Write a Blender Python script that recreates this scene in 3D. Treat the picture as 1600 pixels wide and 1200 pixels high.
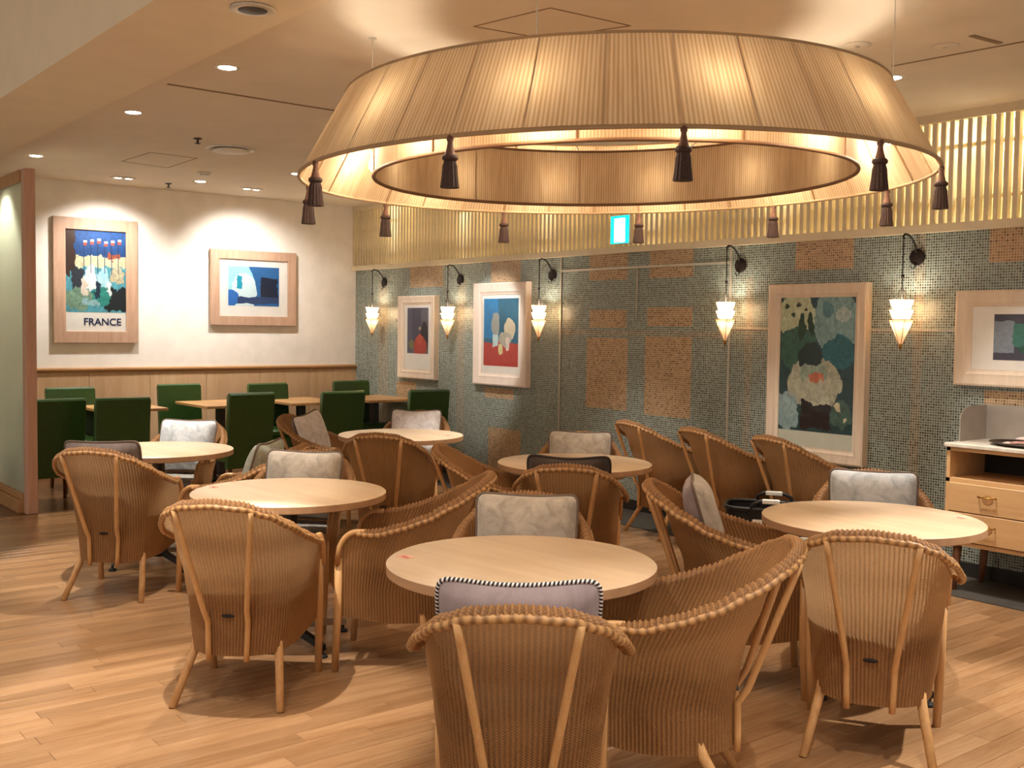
import bpy, math, random
from mathutils import Vector, Matrix
random.seed(7)
for o in list(bpy.data.objects): bpy.data.objects.remove(o)
S = bpy.context.scene
C = S.collection
PI = math.pi

# ------------------------------------------------------------------ camera
# room axes: X runs along the mosaic wall, Y=0 is that wall, X=0 is the wall with the two posters
F_PX = 1675.7; PITCH = math.radians(2.962); ROLL = math.radians(.771); YAW = math.radians(-51.486)
CAM = Vector((10.832, -6.300, 1.495))
_cp, _sp, _c, _s = math.cos(PITCH), math.sin(PITCH), math.cos(ROLL), math.sin(ROLL)
_e1 = Vector((math.cos(YAW), math.sin(YAW), 0)); _e2 = Vector((-math.sin(YAW), math.cos(YAW), 0))
def _w(v): return Vector((v.dot(_e1), v.dot(_e2), v.z))
_right = Vector((1, 0, 0)); _up0 = Vector((0, _sp, _cp)); FWD = _w(Vector((0, _cp, -_sp)))
RGT = _w(_c*_right + _s*_up0); UPV = _w(-_s*_right + _c*_up0)
cam = bpy.data.cameras.new('camera'); co = bpy.data.objects.new('camera', cam); C.objects.link(co)
cam.sensor_width = 36; cam.sensor_fit = 'HORIZONTAL'; cam.lens = F_PX*36/1600; cam.clip_start = .05
M = Matrix((RGT, UPV, -FWD)).transposed().to_4x4(); M.translation = CAM
co.matrix_world = M; S.camera = co
def ray(px, py): return (px-800)/F_PX*RGT - (py-600)/F_PX*UPV + FWD
def at_z(px, py, z):
    d = ray(px, py); return CAM + d*((z-CAM.z)/d.z)
def at_y(px, py, y):
    d = ray(px, py); return CAM + d*((y-CAM.y)/d.y)
def at_x(px, py, x):
    d = ray(px, py); return CAM + d*((x-CAM.x)/d.x)
def project(P):
    q = Vector(P)-CAM; w = q.dot(FWD)
    return (800+F_PX*q.dot(RGT)/w, 600-F_PX*q.dot(UPV)/w, w)

# ------------------------------------------------------------------ light and exposure
W = bpy.data.worlds.new('world'); S.world = W; W.use_nodes = True
bg = W.node_tree.nodes['Background']; bg.inputs[0].default_value = (1, .93, .85, 1); bg.inputs[1].default_value = .46
S.view_settings.view_transform = 'Standard'; S.view_settings.look = 'None'
S.view_settings.gamma = 1; S.view_settings.exposure = 0.66
S.view_settings.use_curve_mapping = False
WARM = (1, .89, .73); WHITE = (1, .94, .86); NEUT = (1, .97, .93)
def lamp(name, kind, loc, watt, col, size=.03, target=None, angle=60, blend=.5):
    L = bpy.data.lights.new(name, kind); L.energy = watt; L.color = col
    if kind in ('SPOT', 'POINT'): L.shadow_soft_size = size
    if kind == 'SPOT': L.spot_size = math.radians(angle); L.spot_blend = blend
    o = bpy.data.objects.new(name, L); C.objects.link(o); o.location = loc
    if target is not None:
        o.rotation_euler = (Vector(target)-Vector(loc)).to_track_quat('-Z', 'Y').to_euler()
    return o

# ------------------------------------------------------------------ materials
def lin(h):
    h = h.lstrip('#'); v = [int(h[i:i+2], 16)/255 for i in (0, 2, 4)]
    return tuple(c/12.92 if c <= .04045 else ((c+.055)/1.055)**2.4 for c in v) + (1,)
MATS = {}
class NT:
    def __init__(s, name):
        s.m = bpy.data.materials.new(name); s.m.use_nodes = True; s.t = s.m.node_tree
        s.b = s.t.nodes['Principled BSDF']; s.out = s.t.nodes['Material Output']; MATS[name] = s.m
    def n(s, typ, **kw):
        o = s.t.nodes.new(typ)
        for k, v in kw.items(): setattr(o, k, v)
        return o
    def L(s, a, b): s.t.links.new(a, b)
    def set(s, sock, v):
        if hasattr(v, 'is_linked') or hasattr(v, 'links'): s.L(v, sock)
        else: sock.default_value = v
    def math(s, op, a, b=None, c=None, clamp=False):
        o = s.n('ShaderNodeMath', operation=op); o.use_clamp = clamp
        s.set(o.inputs[0], a)
        if b is not None: s.set(o.inputs[1], b)
        if c is not None: s.set(o.inputs[2], c)
        return o.outputs[0]
    def mix(s, f, a, b, blend='MIX'):
        o = s.n('ShaderNodeMix', data_type='RGBA', blend_type=blend)
        s.set(o.inputs[0], f); s.set(o.inputs[6], a); s.set(o.inputs[7], b); return o.outputs[2]
    def coord(s, which='Object'): return s.n('ShaderNodeTexCoord').outputs[which]
    def mapping(s, v, scale=(1,1,1), rot=(0,0,0), loc=(0,0,0)):
        o = s.n('ShaderNodeMapping'); s.L(v, o.inputs[0]); o.inputs[1].default_value = loc
        o.inputs[2].default_value = rot; o.inputs[3].default_value = scale; return o.outputs[0]
    def noise(s, v, scale, detail=3, rough=.5, dist=0):
        o = s.n('ShaderNodeTexNoise'); s.L(v, o.inputs['Vector']); o.inputs['Scale'].default_value = scale
        o.inputs['Detail'].default_value = detail; o.inputs['Roughness'].default_value = rough
        o.inputs['Distortion'].default_value = dist; return o.outputs[0]
    def ramp(s, f, stops):
        o = s.n('ShaderNodeValToRGB'); s.L(f, o.inputs[0]); e = o.color_ramp.elements
        while len(e) < len(stops): e.new(.5)
        for i, (p, c) in enumerate(stops): e[i].position = p; e[i].color = c
        return o.outputs[0]
    def sep(s, v):
        o = s.n('ShaderNodeSeparateXYZ'); s.L(v, o.inputs[0]); return o.outputs
    def bump(s, h, strength=.3, dist=.01):
        o = s.n('ShaderNodeBump'); s.set(o.inputs['Height'], h); o.inputs['Strength'].default_value = strength
        o.inputs['Distance'].default_value = dist; s.L(o.outputs[0], s.b.inputs['Normal']); return o.outputs[0]
    def base(s, c, rough=.5, metal=0, spec=None):
        s.set(s.b.inputs['Base Color'], c); s.set(s.b.inputs['Roughness'], rough); s.b.inputs['Metallic'].default_value = metal
        if spec is not None: s.b.inputs['Specular IOR Level'].default_value = spec
    def translucent(s, fac, col):
        t = s.n('ShaderNodeBsdfTranslucent'); s.set(t.inputs[0], col)
        mx = s.n('ShaderNodeMixShader'); mx.inputs[0].default_value = fac
        s.L(s.b.outputs[0], mx.inputs[1]); s.L(t.outputs[0], mx.inputs[2]); s.L(mx.outputs[0], s.out.inputs[0])

def plain(name, col, rough=.5, metal=0, var=.08, scale=30, spec=None):
    t = NT(name); c = lin(col); v = t.noise(t.coord(), scale)
    d = tuple(x*(1-var*2) for x in c[:3])+(1,); l = tuple(min(1, x*(1+var)) for x in c[:3])+(1,)
    t.base(t.ramp(v, [(.3, d), (.7, l)]), rough, metal, spec); return t.m
def wood(name, a, b, rough=.45, axis='X', scale=1.0, fine=40, obj_random=0, spec=None):
    t = NT(name); co_ = t.coord()
    sc = {'X': (.7, 9, 9), 'Y': (9, .7, 9), 'Z': (9, 9, .7)}[axis]
    if obj_random:
        oi = t.n('ShaderNodeObjectInfo'); ge = t.n('ShaderNodeNewGeometry')
        r = t.math('FRACT', t.math('ADD', oi.outputs['Random'], ge.outputs['Random Per Island']))
        ad = t.n('ShaderNodeVectorMath', operation='ADD'); t.L(co_, ad.inputs[0])
        cb = t.n('ShaderNodeCombineXYZ'); t.L(t.math('MULTIPLY', r, 37.), cb.inputs[0]); t.L(t.math('MULTIPLY', r, 91.), cb.inputs[1])
        t.L(cb.outputs[0], ad.inputs[1]); co_ = ad.outputs[0]
    v = t.mapping(co_, tuple(x*scale for x in sc))
    g = t.noise(v, 2.2, 6, .62, .6); f = t.noise(t.mapping(co_, tuple(x*scale*5 for x in sc)), 3.5, 3, .6)
    h = t.math('ADD', t.math('MULTIPLY', g, .72), t.math('MULTIPLY', f, .28))
    c = t.ramp(h, [(.32, lin(b)), (.66, lin(a))])
    if obj_random:
        c = t.mix(t.math('MULTIPLY', r, obj_random), c, tuple(x*.55 for x in lin(b)[:3])+(1,))
    t.base(c, t.math('ADD', rough-.05, t.math('MULTIPLY', f, .1)), 0, spec); t.bump(f, .06, .004); return t.m

def m_wicker(name, a, b):
    t = NT(name); uv = t.n('ShaderNodeUVMap'); uv.uv_map = 'UVMap'; s_ = t.sep(uv.outputs[0])
    u, v = s_[0], s_[1]
    ph = t.math('MULTIPLY', t.math('FLOOR', t.math('MULTIPLY', u, 2.)), PI)
    wv = t.math('SINE', t.math('ADD', t.math('MULTIPLY', v, 2*PI/.0075), ph))
    wv01 = t.math('MULTIPLY_ADD', wv, .5, .5)
    n1 = t.noise(t.coord(), 9, 4, .6); n2 = t.noise(t.coord(), 120, 2)
    rib = t.math('MULTIPLY_ADD', t.math('COSINE', t.math('MULTIPLY', u, 2*PI)), .5, .5)
    f = t.math('ADD', t.math('MULTIPLY', rib, .24), t.math('ADD', t.math('MULTIPLY', wv01, .26), t.math('ADD', t.math('MULTIPLY', n1, .34), t.math('MULTIPLY', n2, .2))))
    c = t.ramp(f, [(.22, lin(b)), (.7, lin(a))]); t.base(c, .55, 0, .35)
    t.bump(wv01, .35, .003); t.translucent(.24, lin('#d9b080')); return t.m
m_wicker('wicker', '#aa7b4b', '#603f22')
t = NT('braid'); uv = t.n('ShaderNodeUVMap'); uv.uv_map = 'UVMap'; s_ = t.sep(uv.outputs[0])
w_ = t.math('MULTIPLY_ADD', t.math('SINE', t.math('MULTIPLY', s_[0], 2*PI)), .5, .5)
f_ = t.math('ADD', t.math('MULTIPLY', w_, .5), t.math('MULTIPLY', t.noise(t.coord(), 60, 3), .5))
t.base(t.ramp(f_, [(.2, lin('#7d5530')), (.65, lin('#b98a56'))]), .45, 0, .4)
wood('rattan', '#d6a66e', '#ba854e', .38, 'Z', 1.5)
wood('table_oak', '#d2b999', '#bd9f7e', .36, 'X', .55)
wood('table_edge', '#b98f68', '#a57a55', .45, 'X', .8)
wood('square_oak', '#c79a64', '#a97c4a', .4, 'X', .8)
wood('floor_plank', '#b98f66', '#916741', .25, 'Y', .6, obj_random=.45, spec=.5)
wood('floor_dark', '#6e4a2c', '#4c301a', .3, 'Y', .6)
wood('wainscot_oak', '#cfac86', '#bd966c', .5, 'Z', .7)
wood('rail_oak', '#b98a58', '#9d7044', .45, 'Y', .8)
wood('post_oak', '#cba189', '#b98c70', .5, 'Z', .8)
wood('frame_washed', '#c3a086', '#a8836a', .55, 'Z', 1.2)
wood('frame_pale', '#e8d6c0', '#d6bfa4', .48, 'Z', 1.0)
wood('frame_white', '#efe0d2', '#e2cdbb', .48, 'Z', 1.0)
wood('cabinet_oak', '#d2aa78', '#c09665', .45, 'X', .8)
wood('leg_wood', '#7d4d28', '#5a3316', .45, 'Z', 1)
plain('wall_plaster', '#f4ebdf', .8, 0, .03, 6)
plain('ceiling_paint', '#e0d2bd', .85, 0, .02, 4)
plain('soffit_paint', '#e4d4b6', .85, 0, .02, 4)
plain('cream_paint', '#e3d4b4', .6, 0, .03, 12)
plain('recess_cream', '#e6d8ae', .8, 0, .03, 8)
plain('green_leather', '#2c4a1a', .32, 0, .12, 60)
plain('black_iron', '#1d120d', .45, .3, .1, 40)
plain('dark_metal', '#1c1a18', .35, .7, .05, 40)
plain('chrome', '#c9c5be', .18, 1, .02, 20)
plain('column_metal', '#4d4843', .42, .5, .05, 20)
plain('brass', '#b98b3e', .25, 1, .05, 40)
plain('strip_metal', '#d0c7b6', .35, .5, .05, 40)
plain('dark_rubber', '#14100e', .7, 0, .1, 40)
plain('border_grey', '#4c463e', .5, 0, .1, 8)
plain('baseboard_dark', '#2a2622', .4, 0, .1, 20)
plain('dark_inside', '#1c120a', .7, 0, .1, 20)
plain('splash_metal', '#b5aca2', .38, .55, .05, 10)
plain('counter_stone', '#cfc4b2', .3, 0, .1, 14)
plain('tray_dark', '#3a2a20', .35, 0, .1, 30)
plain('paper', '#e6d2c4', .7, 0, .04, 30)
plain('paper_pink', '#d4a294', .7, 0, .06, 30)
plain('sticker_pink', '#e0a48e', .6, 0, .12, 180)
plain('sticker_red', '#b04a38', .6, 0, .12, 180)
plain('tassel_brown', '#3f271d', .75, 0, .3, 220)
plain('tassel_cord', '#6e4934', .7, 0, .2, 160)
plain('piping_taupe', '#6a5546', .7, 0, .1, 80)
plain('piping_dark', '#3d2f28', .7, 0, .1, 80)
plain('mount_white', '#f5f1e8', .7, 0, .02, 10)
plain('print_margin', '#d9dccb', .6, 0, .03, 10)
plain('letter_navy', '#1b2a58', .6, 0, .05, 40)
plain('white_plastic', '#e4dccf', .5, 0, .03, 20)
plain('slot_white', '#e6e2d6', .6, 0, .05, 60)
plain('basket_black', '#120e0c', .5, 0, .1, 80)
plain('pad_grey', '#8d8880', .85, 0, .12, 40)
def fabric(name, a, b, scale=16):
    t = NT(name); co_ = t.coord(); n1 = t.noise(co_, scale, 4, .6, .8); n2 = t.noise(co_, 300, 2)
    f = t.math('ADD', t.math('MULTIPLY', n1, .8), t.math('MULTIPLY', n2, .2))
    t.base(t.ramp(f, [(.38, lin(b)), (.6, lin(a))]), .75, 0, .25); t.b.inputs['Sheen Weight'].default_value = .25; t.bump(n2, .12, .002)
fabric('damask_beige', '#b3a696', '#94897a')
fabric('damask_silver', '#c6c8c8', '#a0a3a6')
fabric('damask_blush', '#ded5cf', '#c2b5ad')
fabric('damask_sage', '#a09f8c', '#83836f')
fabric('suede_mauve', '#9c8a88', '#8a7876', 10)
fabric('suede_umber', '#4a3d33', '#382d25', 10)
fabric('suede_taupe', '#7a6a62', '#66564e', 10)
t = NT('rope_stripe'); uv = t.n('ShaderNodeUVMap'); uv.uv_map = 'UVMap'; s_ = t.sep(uv.outputs[0])
f_ = t.math('FRACT', t.math('ADD', t.math('MULTIPLY', s_[0], 1.), s_[1]))
t.base(t.mix(t.math('GREATER_THAN', f_, .48), lin('#e8ddd4'), lin('#1f1720')), .7)
# lamp cloth
for nm_, tr_ in (('pleated_silk', .11), ('pleated_silk_lining', .07)):
    t = NT(nm_); uv = t.n('ShaderNodeUVMap'); uv.uv_map = 'UVMap'; s_ = t.sep(uv.outputs[0])
    pl = t.math('MULTIPLY_ADD', t.math('SINE', t.math('MULTIPLY', s_[0], 2*PI*520)), .5, .5)
    rn = t.noise(t.mapping(uv.outputs[0], (260, 1.2, 1)), 1.0, 2)
    f_ = t.math('ADD', t.math('MULTIPLY', pl, .35), t.math('MULTIPLY', rn, .65))
    t.base(t.ramp(f_, [(.3, lin('#b0946f')), (.65, lin('#ceb493'))]), .8, 0, .1); t.translucent(tr_, t.ramp(f_, [(.3, lin('#cfa877')), (.65, lin('#f2d8b0'))]))
    t.bump(pl, .12, .002)
t = NT('sconce_paper'); n1 = t.noise(t.coord(), 25, 3); col = t.ramp(n1, [(.3, lin('#e6c8a4')), (.7, lin('#f6e4cc'))]); t.base(col, .7); t.translucent(.6, col)
def emit(name, col, k):
    t = NT(name); t.b.inputs['Base Color'].default_value = col; t.b.inputs['Emission Color'].default_value = col; t.b.inputs['Emission Strength'].default_value = k
    v = t.noise(t.coord(), 20, 1); t.L(t.math('MULTIPLY_ADD', v, .1, .4), t.b.inputs['Roughness'])
emit('bulb_glow', (1, .78, .5, 1), 28); emit('downlight_glow', (1, .86, .68, 1), 22); emit('sign_white', (.92, 1, .98, 1), 2.2); emit('sign_teal', (0, .62, .62, 1), 1.3)
emit('recess_tube', (1, .93, .74, 1), 6)
# frosted glass of the partition, picture glass
t = NT('frosted_glass'); n1 = t.noise(t.coord(), 2.2, 2); t.base(t.ramp(n1, [(.3, lin('#cdd3bf')), (.7, lin('#dfe3d0'))]), .32, 0, .5); t.b.inputs['Transmission Weight'].default_value = .25; t.translucent(.55, lin('#e6eadb'))
t = NT('picture_glass'); gl = t.n('ShaderNodeBsdfGlossy'); gl.inputs['Roughness'].default_value = .03; tr = t.n('ShaderNodeBsdfTransparent'); mx = t.n('ShaderNodeMixShader')
fr = t.n('ShaderNodeFresnel'); fr.inputs[0].default_value = 1.45; t.L(t.math('MULTIPLY', fr.outputs[0], .4), mx.inputs[0]); t.L(tr.outputs[0], mx.inputs[1]); t.L(gl.outputs[0], mx.inputs[2]); t.L(mx.outputs[0], t.out.inputs[0])
# mosaic wall: 25 mm glass tiles, colour patches given in wall metres
P_TILE = .0168
def m_mosaic():
    t = NT('mosaic'); s_ = t.sep(t.coord()); x = t.math('DIVIDE', s_[0], P_TILE); z = t.math('DIVIDE', s_[2], P_TILE)
    ix, iz = t.math('FLOOR', x), t.math('FLOOR', z); fx, fz = t.math('FRACT', x), t.math('FRACT', z)
    cb = t.n('ShaderNodeCombineXYZ'); t.L(ix, cb.inputs[0]); t.L(iz, cb.inputs[1])
    wn = t.n('ShaderNodeTexWhiteNoise', noise_dimensions='2D'); t.L(cb.outputs[0], wn.inputs[0]); r = wn.outputs[0]
    ex = t.math('MINIMUM', fx, t.math('SUBTRACT', 1., fx)); ez = t.math('MINIMUM', fz, t.math('SUBTRACT', 1., fz))
    e = t.math('MINIMUM', ex, ez); tile = t.math('GREATER_THAN', e, .14)
    cool = t.ramp(r, [(0, lin('#17160f')), (.2, lin('#2b2c24')), (.3, lin('#44504c')), (.6, lin('#5b6a66')), (.85, lin('#6f7f7c')), (1, lin('#84938f'))])
    warm = t.ramp(r, [(0, lin('#3f2c1a')), (.12, lin('#68482a')), (.2, lin('#86684a')), (.6, lin('#9c7d5c')), (1, lin('#b39573'))])
    patch = t.noise(t.mapping(t.coord(), (1.1, 1, .55)), 1.3, 2)
    cool = t.mix(t.math('MULTIPLY', patch, .3), cool, lin('#56604f'), 'MIX')
    mask = None
    px = [(922,392,981,437),(1016,384,1082,432),(921,484,980,512),(917,528,978,642),(1012,482,1081,511),(1008,527,1078,655),(641,412,692,447),(767,402,814,440),
          (1245,360,1335,420),(1549,340,1640,408),(620,596,650,625),(757,603,802,626),(763,666,812,742),(1540,608,1640,640)]
    rects = []
    for a, b, c, d in px:
        p, q = at_y(a, b, 0), at_y(c, d, 0); rects.append((p.x, q.x, q.z, p.z))
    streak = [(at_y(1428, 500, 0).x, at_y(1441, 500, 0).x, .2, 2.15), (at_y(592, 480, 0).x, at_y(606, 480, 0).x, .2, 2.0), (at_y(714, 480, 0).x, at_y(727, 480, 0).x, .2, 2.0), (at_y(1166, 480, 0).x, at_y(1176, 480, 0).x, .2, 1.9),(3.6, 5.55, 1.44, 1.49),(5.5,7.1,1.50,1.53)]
    def rect(x0, x1, z0, z1):
        sx = t.math('MULTIPLY', t.math('ADD', ix, .5), P_TILE); sz = t.math('MULTIPLY', t.math('ADD', iz, .5), P_TILE)
        a = t.math('LESS_THAN', t.math('ABSOLUTE', t.math('SUBTRACT', sx, (x0+x1)/2)), (x1-x0)/2)
        b = t.math('LESS_THAN', t.math('ABSOLUTE', t.math('SUBTRACT', sz, (z0+z1)/2)), (z1-z0)/2)
        return t.math('MULTIPLY', a, b)
    for k in rects: m = rect(*k); mask = m if mask is None else t.math('MAXIMUM', mask, m)
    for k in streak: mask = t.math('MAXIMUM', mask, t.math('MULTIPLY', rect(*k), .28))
    c = t.mix(mask, cool, warm)
    grout = t.mix(mask, lin('#b0b4a6'), lin('#c8ac88'))
    t.base(t.mix(tile, grout, c), t.math('SUBTRACT', .62, t.math('MULTIPLY', tile, .42)), 0, .55)
    t.bump(t.math('MINIMUM', e, .2), .4, .004)
m_mosaic()
def m_art(name, base, shapes, dist=.05, nscale=6, mottle=.3):
    """loose painted fields: ellipses ('e') and blocks ('r') with wobbly edges, in 0..1 picture coordinates"""
    t = NT(name); uv = t.n('ShaderNodeUVMap'); uv.uv_map = 'UVMap'
    nz = t.n('ShaderNodeTexNoise'); t.L(uv.outputs[0], nz.inputs['Vector']); nz.inputs['Scale'].default_value = nscale; nz.inputs['Detail'].default_value = 3
    sv = t.n('ShaderNodeVectorMath', operation='SUBTRACT'); t.L(nz.outputs['Color'], sv.inputs[0]); sv.inputs[1].default_value = (.5, .5, .5)
    sm = t.n('ShaderNodeVectorMath', operation='SCALE'); t.L(sv.outputs[0], sm.inputs[0]); sm.inputs['Scale'].default_value = dist*2
    sa = t.n('ShaderNodeVectorMath', operation='ADD'); t.L(uv.outputs[0], sa.inputs[0]); t.L(sm.outputs[0], sa.inputs[1])
    s_ = t.sep(sa.outputs[0]); c = lin(base)
    for k, cx, cy, rx, ry, colr in shapes:
        a = t.math('DIVIDE', t.math('SUBTRACT', s_[0], cx), rx); b = t.math('DIVIDE', t.math('SUBTRACT', s_[1], cy), ry)
        if k == 'e': d = t.math('ADD', t.math('MULTIPLY', a, a), t.math('MULTIPLY', b, b))
        else: d = t.math('MAXIMUM', t.math('ABSOLUTE', a), t.math('ABSOLUTE', b))
        c = t.mix(t.math('LESS_THAN', d, 1.), c, lin(colr))
    v = t.noise(uv.outputs[0], 14, 6, .72, 1.2)
    c = t.mix(mottle, c, t.ramp(v, [(.3, (.02, .03, .04, 1)), (.7, (.8, .85, .8, 1))]), 'OVERLAY')
    t.base(c, .55)
m_art('art_harbour', '#1c4a86', [('r', .5, .30, .6, .34, '#5aa6b8'), ('r', .6, .62, .5, .07, '#d8cfae'), ('r', .05, .75, .1, .3, '#3a2216'), ('e', .2, .42, .1, .14, '#2c3340'), ('e', .42, .42, .1, .16, '#e8eef0'), ('e', .62, .40, .09, .16, '#b9dde6'), ('r', .85, .16, .2, .14, '#20282c'), ('e', .22, .17, .25, .14, '#7fa08a'), ('e', .85, .45, .12, .1, '#c9bfa0'), ('e', .6, .2, .16, .1, '#2f8f86'), ('r', .8, .7, .1, .04, '#a4543c'), ('e', .3, .3, .06, .12, '#e4d6c8'), ('e', .52, .28, .05, .1, '#20344a'), ('e', .72, .3, .05, .1, '#e8eef0'), ('e', .4, .12, .16, .05, '#9fc4c8')], .09, 11, .55)
m_art('art_blue', '#2a6aa8', [('e', .12, .75, .34, .45, '#a6e0ea'), ('e', .3, .35, .24, .5, '#d9edf0'), ('r', .22, .6, .06, .16, '#1fa0bc'), ('r', .8, .42, .17, .3, '#16223e'), ('r', .5, .14, .5, .08, '#2d4470'), ('e', .05, .2, .14, .2, '#2a70c4')], .07, 5, .25)
m_art('art_arch', '#6a6672', [('r', .45, .62, .22, .38, '#4a4c62'), ('r', .1, .5, .14, .5, '#5a5a70'), ('e', .82, .35, .18, .35, '#2c2a34'), ('e', .62, .14, .3, .26, '#b8402c'), ('e', .6, .3, .12, .12, '#c4503a'), ('e', .2, .2, .12, .1, '#7d7a52'), ('e', .6, .55, .06, .05, '#b8a690')], .05, 5, .2)
m_art('art_red', '#2a6a86', [('r', .2, .72, .22, .3, '#2a86c0'), ('e', .35, .62, .12, .18, '#a9aaa2'), ('e', .75, .55, .16, .16, '#d9ccb0'), ('r', .5, .15, .6, .2, '#c0443c'), ('e', .62, .40, .18, .1, '#b9b4a2'), ('r', .35, .38, .08, .09, '#c6dede'), ('e', .5, .24, .07, .08, '#d9d29a'), ('r', .7, .33, .05, .09, '#e0d3c6')], .05, 7, .25)
m_art('art_teal', '#2b4a4c', [('e', .75, .82, .34, .22, '#86a6a8'), ('e', .22, .85, .26, .18, '#c9cdae'), ('e', .25, .62, .25, .16, '#3f6a5a'), ('e', .8, .6, .2, .12, '#2a6a74'), ('e', .48, .36, .36, .2, '#bcb9a2'), ('e', .42, .56, .16, .1, '#233a38'), ('e', .46, .44, .2, .07, '#9fae9a'), ('e', .5, .40, .09, .04, '#cf7a56'), ('r', .5, .12, .2, .1, '#2a1e1a'), ('e', .12, .14, .16, .16, '#9fb6b8'), ('e', .85, .14, .14, .1, '#4f6a60'), ('e', .30, .78, .05, .09, '#2c4a34'), ('e', .42, .80, .04, .1, '#24402e'), ('e', .1, .93, .03, .015, '#3a4a34'), ('e', .25, .95, .03, .015, '#3a4a34'), ('e', .16, .88, .03, .015, '#3a4a34'), ('e', .34, .90, .03, .015, '#3a4a34'), ('e', .78, .2, .04, .025, '#d8cfae'), ('e', .9, .1, .03, .02, '#d8cfae'), ('e', .85, .88, .1, .05, '#b9c6c4'), ('e', .65, .9, .08, .05, '#5d8a92')], .07, 9, .5)
m_art('art_interior', '#4a4656', [('r', .3, .55, .22, .25, '#3f7a6c'), ('r', .45, .6, .08, .25, '#d79a80'), ('r', .6, .7, .08, .2, '#c06a5a'), ('e', .62, .25, .35, .16, '#2c5a44'), ('r', .1, .5, .12, .35, '#8a93a0'), ('r', .85, .6, .12, .3, '#2a2030')], .06, 6, .25)

# ------------------------------------------------------------------ mesh building
def new_obj(name, verts, faces, mat, parent=None, smooth=False, uvs=None, mats=None, fmat=None):
    me = bpy.data.meshes.new(name); me.from_pydata([tuple(v) for v in verts], [], faces); 
    for m in (mats or [mat]): me.materials.append(MATS[m])
    if fmat: me.polygons.foreach_set('material_index', fmat)
    if smooth: me.polygons.foreach_set('use_smooth', [True]*len(me.polygons))
    if uvs:
        l = me.uv_layers.new(name='UVMap'); vi = [0]*len(me.loops); me.loops.foreach_get('vertex_index', vi)
        flat = []
        for i in vi: flat += [uvs[i][0], uvs[i][1]]
        l.data.foreach_set('uv', flat)
    me.update(); o = bpy.data.objects.new(name, me); C.objects.link(o)
    if parent: o.parent = parent
    return o
class MB:
    def __init__(s): s.v = []; s.f = []; s.uv = []
    def add(s, vs, fs, uv=None):
        b = len(s.v); s.v += [Vector(p) for p in vs]; s.f += [tuple(i+b for i in f) for f in fs]; s.uv += uv or [(0, 0)]*len(vs); return s
    def box(s, c, size, rot=None):
        hx, hy, hz = [k/2 for k in size]; vs = [Vector((x*hx, y*hy, z*hz)) for x in (-1, 1) for y in (-1, 1) for z in (-1, 1)]
        if rot is not None: vs = [rot @ v for v in vs]
        vs = [v+Vector(c) for v in vs]
        return s.add(vs, [(0,1,3,2),(4,6,7,5),(0,4,5,1),(2,3,7,6),(0,2,6,4),(1,5,7,3)])
    def bbox(s, c, size, b=.004):
        """box with chamfered vertical and horizontal edges"""
        hx, hy, hz = [k/2 for k in size]; b = min(b, hx*.9, hy*.9, hz*.9); vs = []; 
        def ringz(z, i):
            x, y = hx-i, hy-i; q = b if i == 0 else b*.6
            return [(c[0]+a, c[1]+d, c[2]+z) for a, d in ((-x+q,-y),(x-q,-y),(x,-y+q),(x,y-q),(x-q,y),(-x+q,y),(-x,y-q),(-x,-y+q))]
        rs = [ringz(-hz, b), ringz(-hz+b, 0), ringz(hz-b, 0), ringz(hz, b)]
        for r in rs: vs += r
        fs = [tuple(reversed(range(8))), tuple(range(24, 32))]
        for k in range(3):
            for i in range(8): fs.append((k*8+i, k*8+(i+1) % 8, k*8+8+(i+1) % 8, k*8+8+i))
        return s.add(vs, fs)
    def tube(s, path, rad, n=10, cap=True, mod=None, closed=False, up=(0, 0, 1), uvlen=1.0):
        path = [Vector(p) for p in path]; m = len(path); rad = rad if isinstance(rad, (list, tuple)) else [rad]*m
        vs = []; uv = []; L = 0; prev = None; nrm = None
        for i, p in enumerate(path):
            a = path[(i-1) % m] if (i or closed) else p; b = path[(i+1) % m] if (i < m-1 or closed) else p
            tg = (b-a).normalized()
            if nrm is None:
                u0 = Vector(up); u0 = u0 if abs(u0.dot(tg)) < .95 else Vector((1, 0, 0)); nrm = (u0-tg*u0.dot(tg)).normalized()
            else: nrm = (nrm-tg*nrm.dot(tg)).normalized()
            bn = tg.cross(nrm)
            if prev is not None: L += (p-prev).length
            prev = p
            for k in range(n):
                th = 2*PI*k/n; r = rad[i]*(mod(L, th) if mod else 1)
                vs.append(p+nrm*(math.cos(th)*r)+bn*(math.sin(th)*r)); uv.append((L*uvlen, k/n))
        fs = []
        for i in range(m if closed else m-1):
            for k in range(n):
                j = (i+1) % m; fs.append((i*n+k, i*n+(k+1) % n, j*n+(k+1) % n, j*n+k))
        if cap and not closed: fs += [tuple(reversed(range(n))), tuple(range((m-1)*n, m*n))]
        return s.add(vs, fs, uv)
    def lathe(s, prof, c=(0, 0, 0), n=24, a0=0):
        vs = []; fs = []
        for r, z in prof:
            for k in range(n): th = a0+2*PI*k/n; vs.append((c[0]+r*math.cos(th), c[1]+r*math.sin(th), c[2]+z))
        m = len(prof)
        for i in range(m-1):
            for k in range(n): fs.append((i*n+k, i*n+(k+1) % n, (i+1)*n+(k+1) % n, (i+1)*n+k))
        if prof[0][0] > 1e-6: fs.append(tuple(reversed(range(n))))
        if prof[-1][0] > 1e-6: fs.append(tuple(range((m-1)*n, m*n)))
        return s.add(vs, fs)
    def sphere(s, c, r, nu=12, nv=8):
        return s.lathe([(max(r[0]*math.sin(PI*i/nv), 1e-7), -r[1]*math.cos(PI*i/nv)) for i in range(nv+1)] if isinstance(r, tuple) else [(max(r*math.sin(PI*i/nv), 1e-7), -r*math.cos(PI*i/nv)) for i in range(nv+1)], c, nu)
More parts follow.
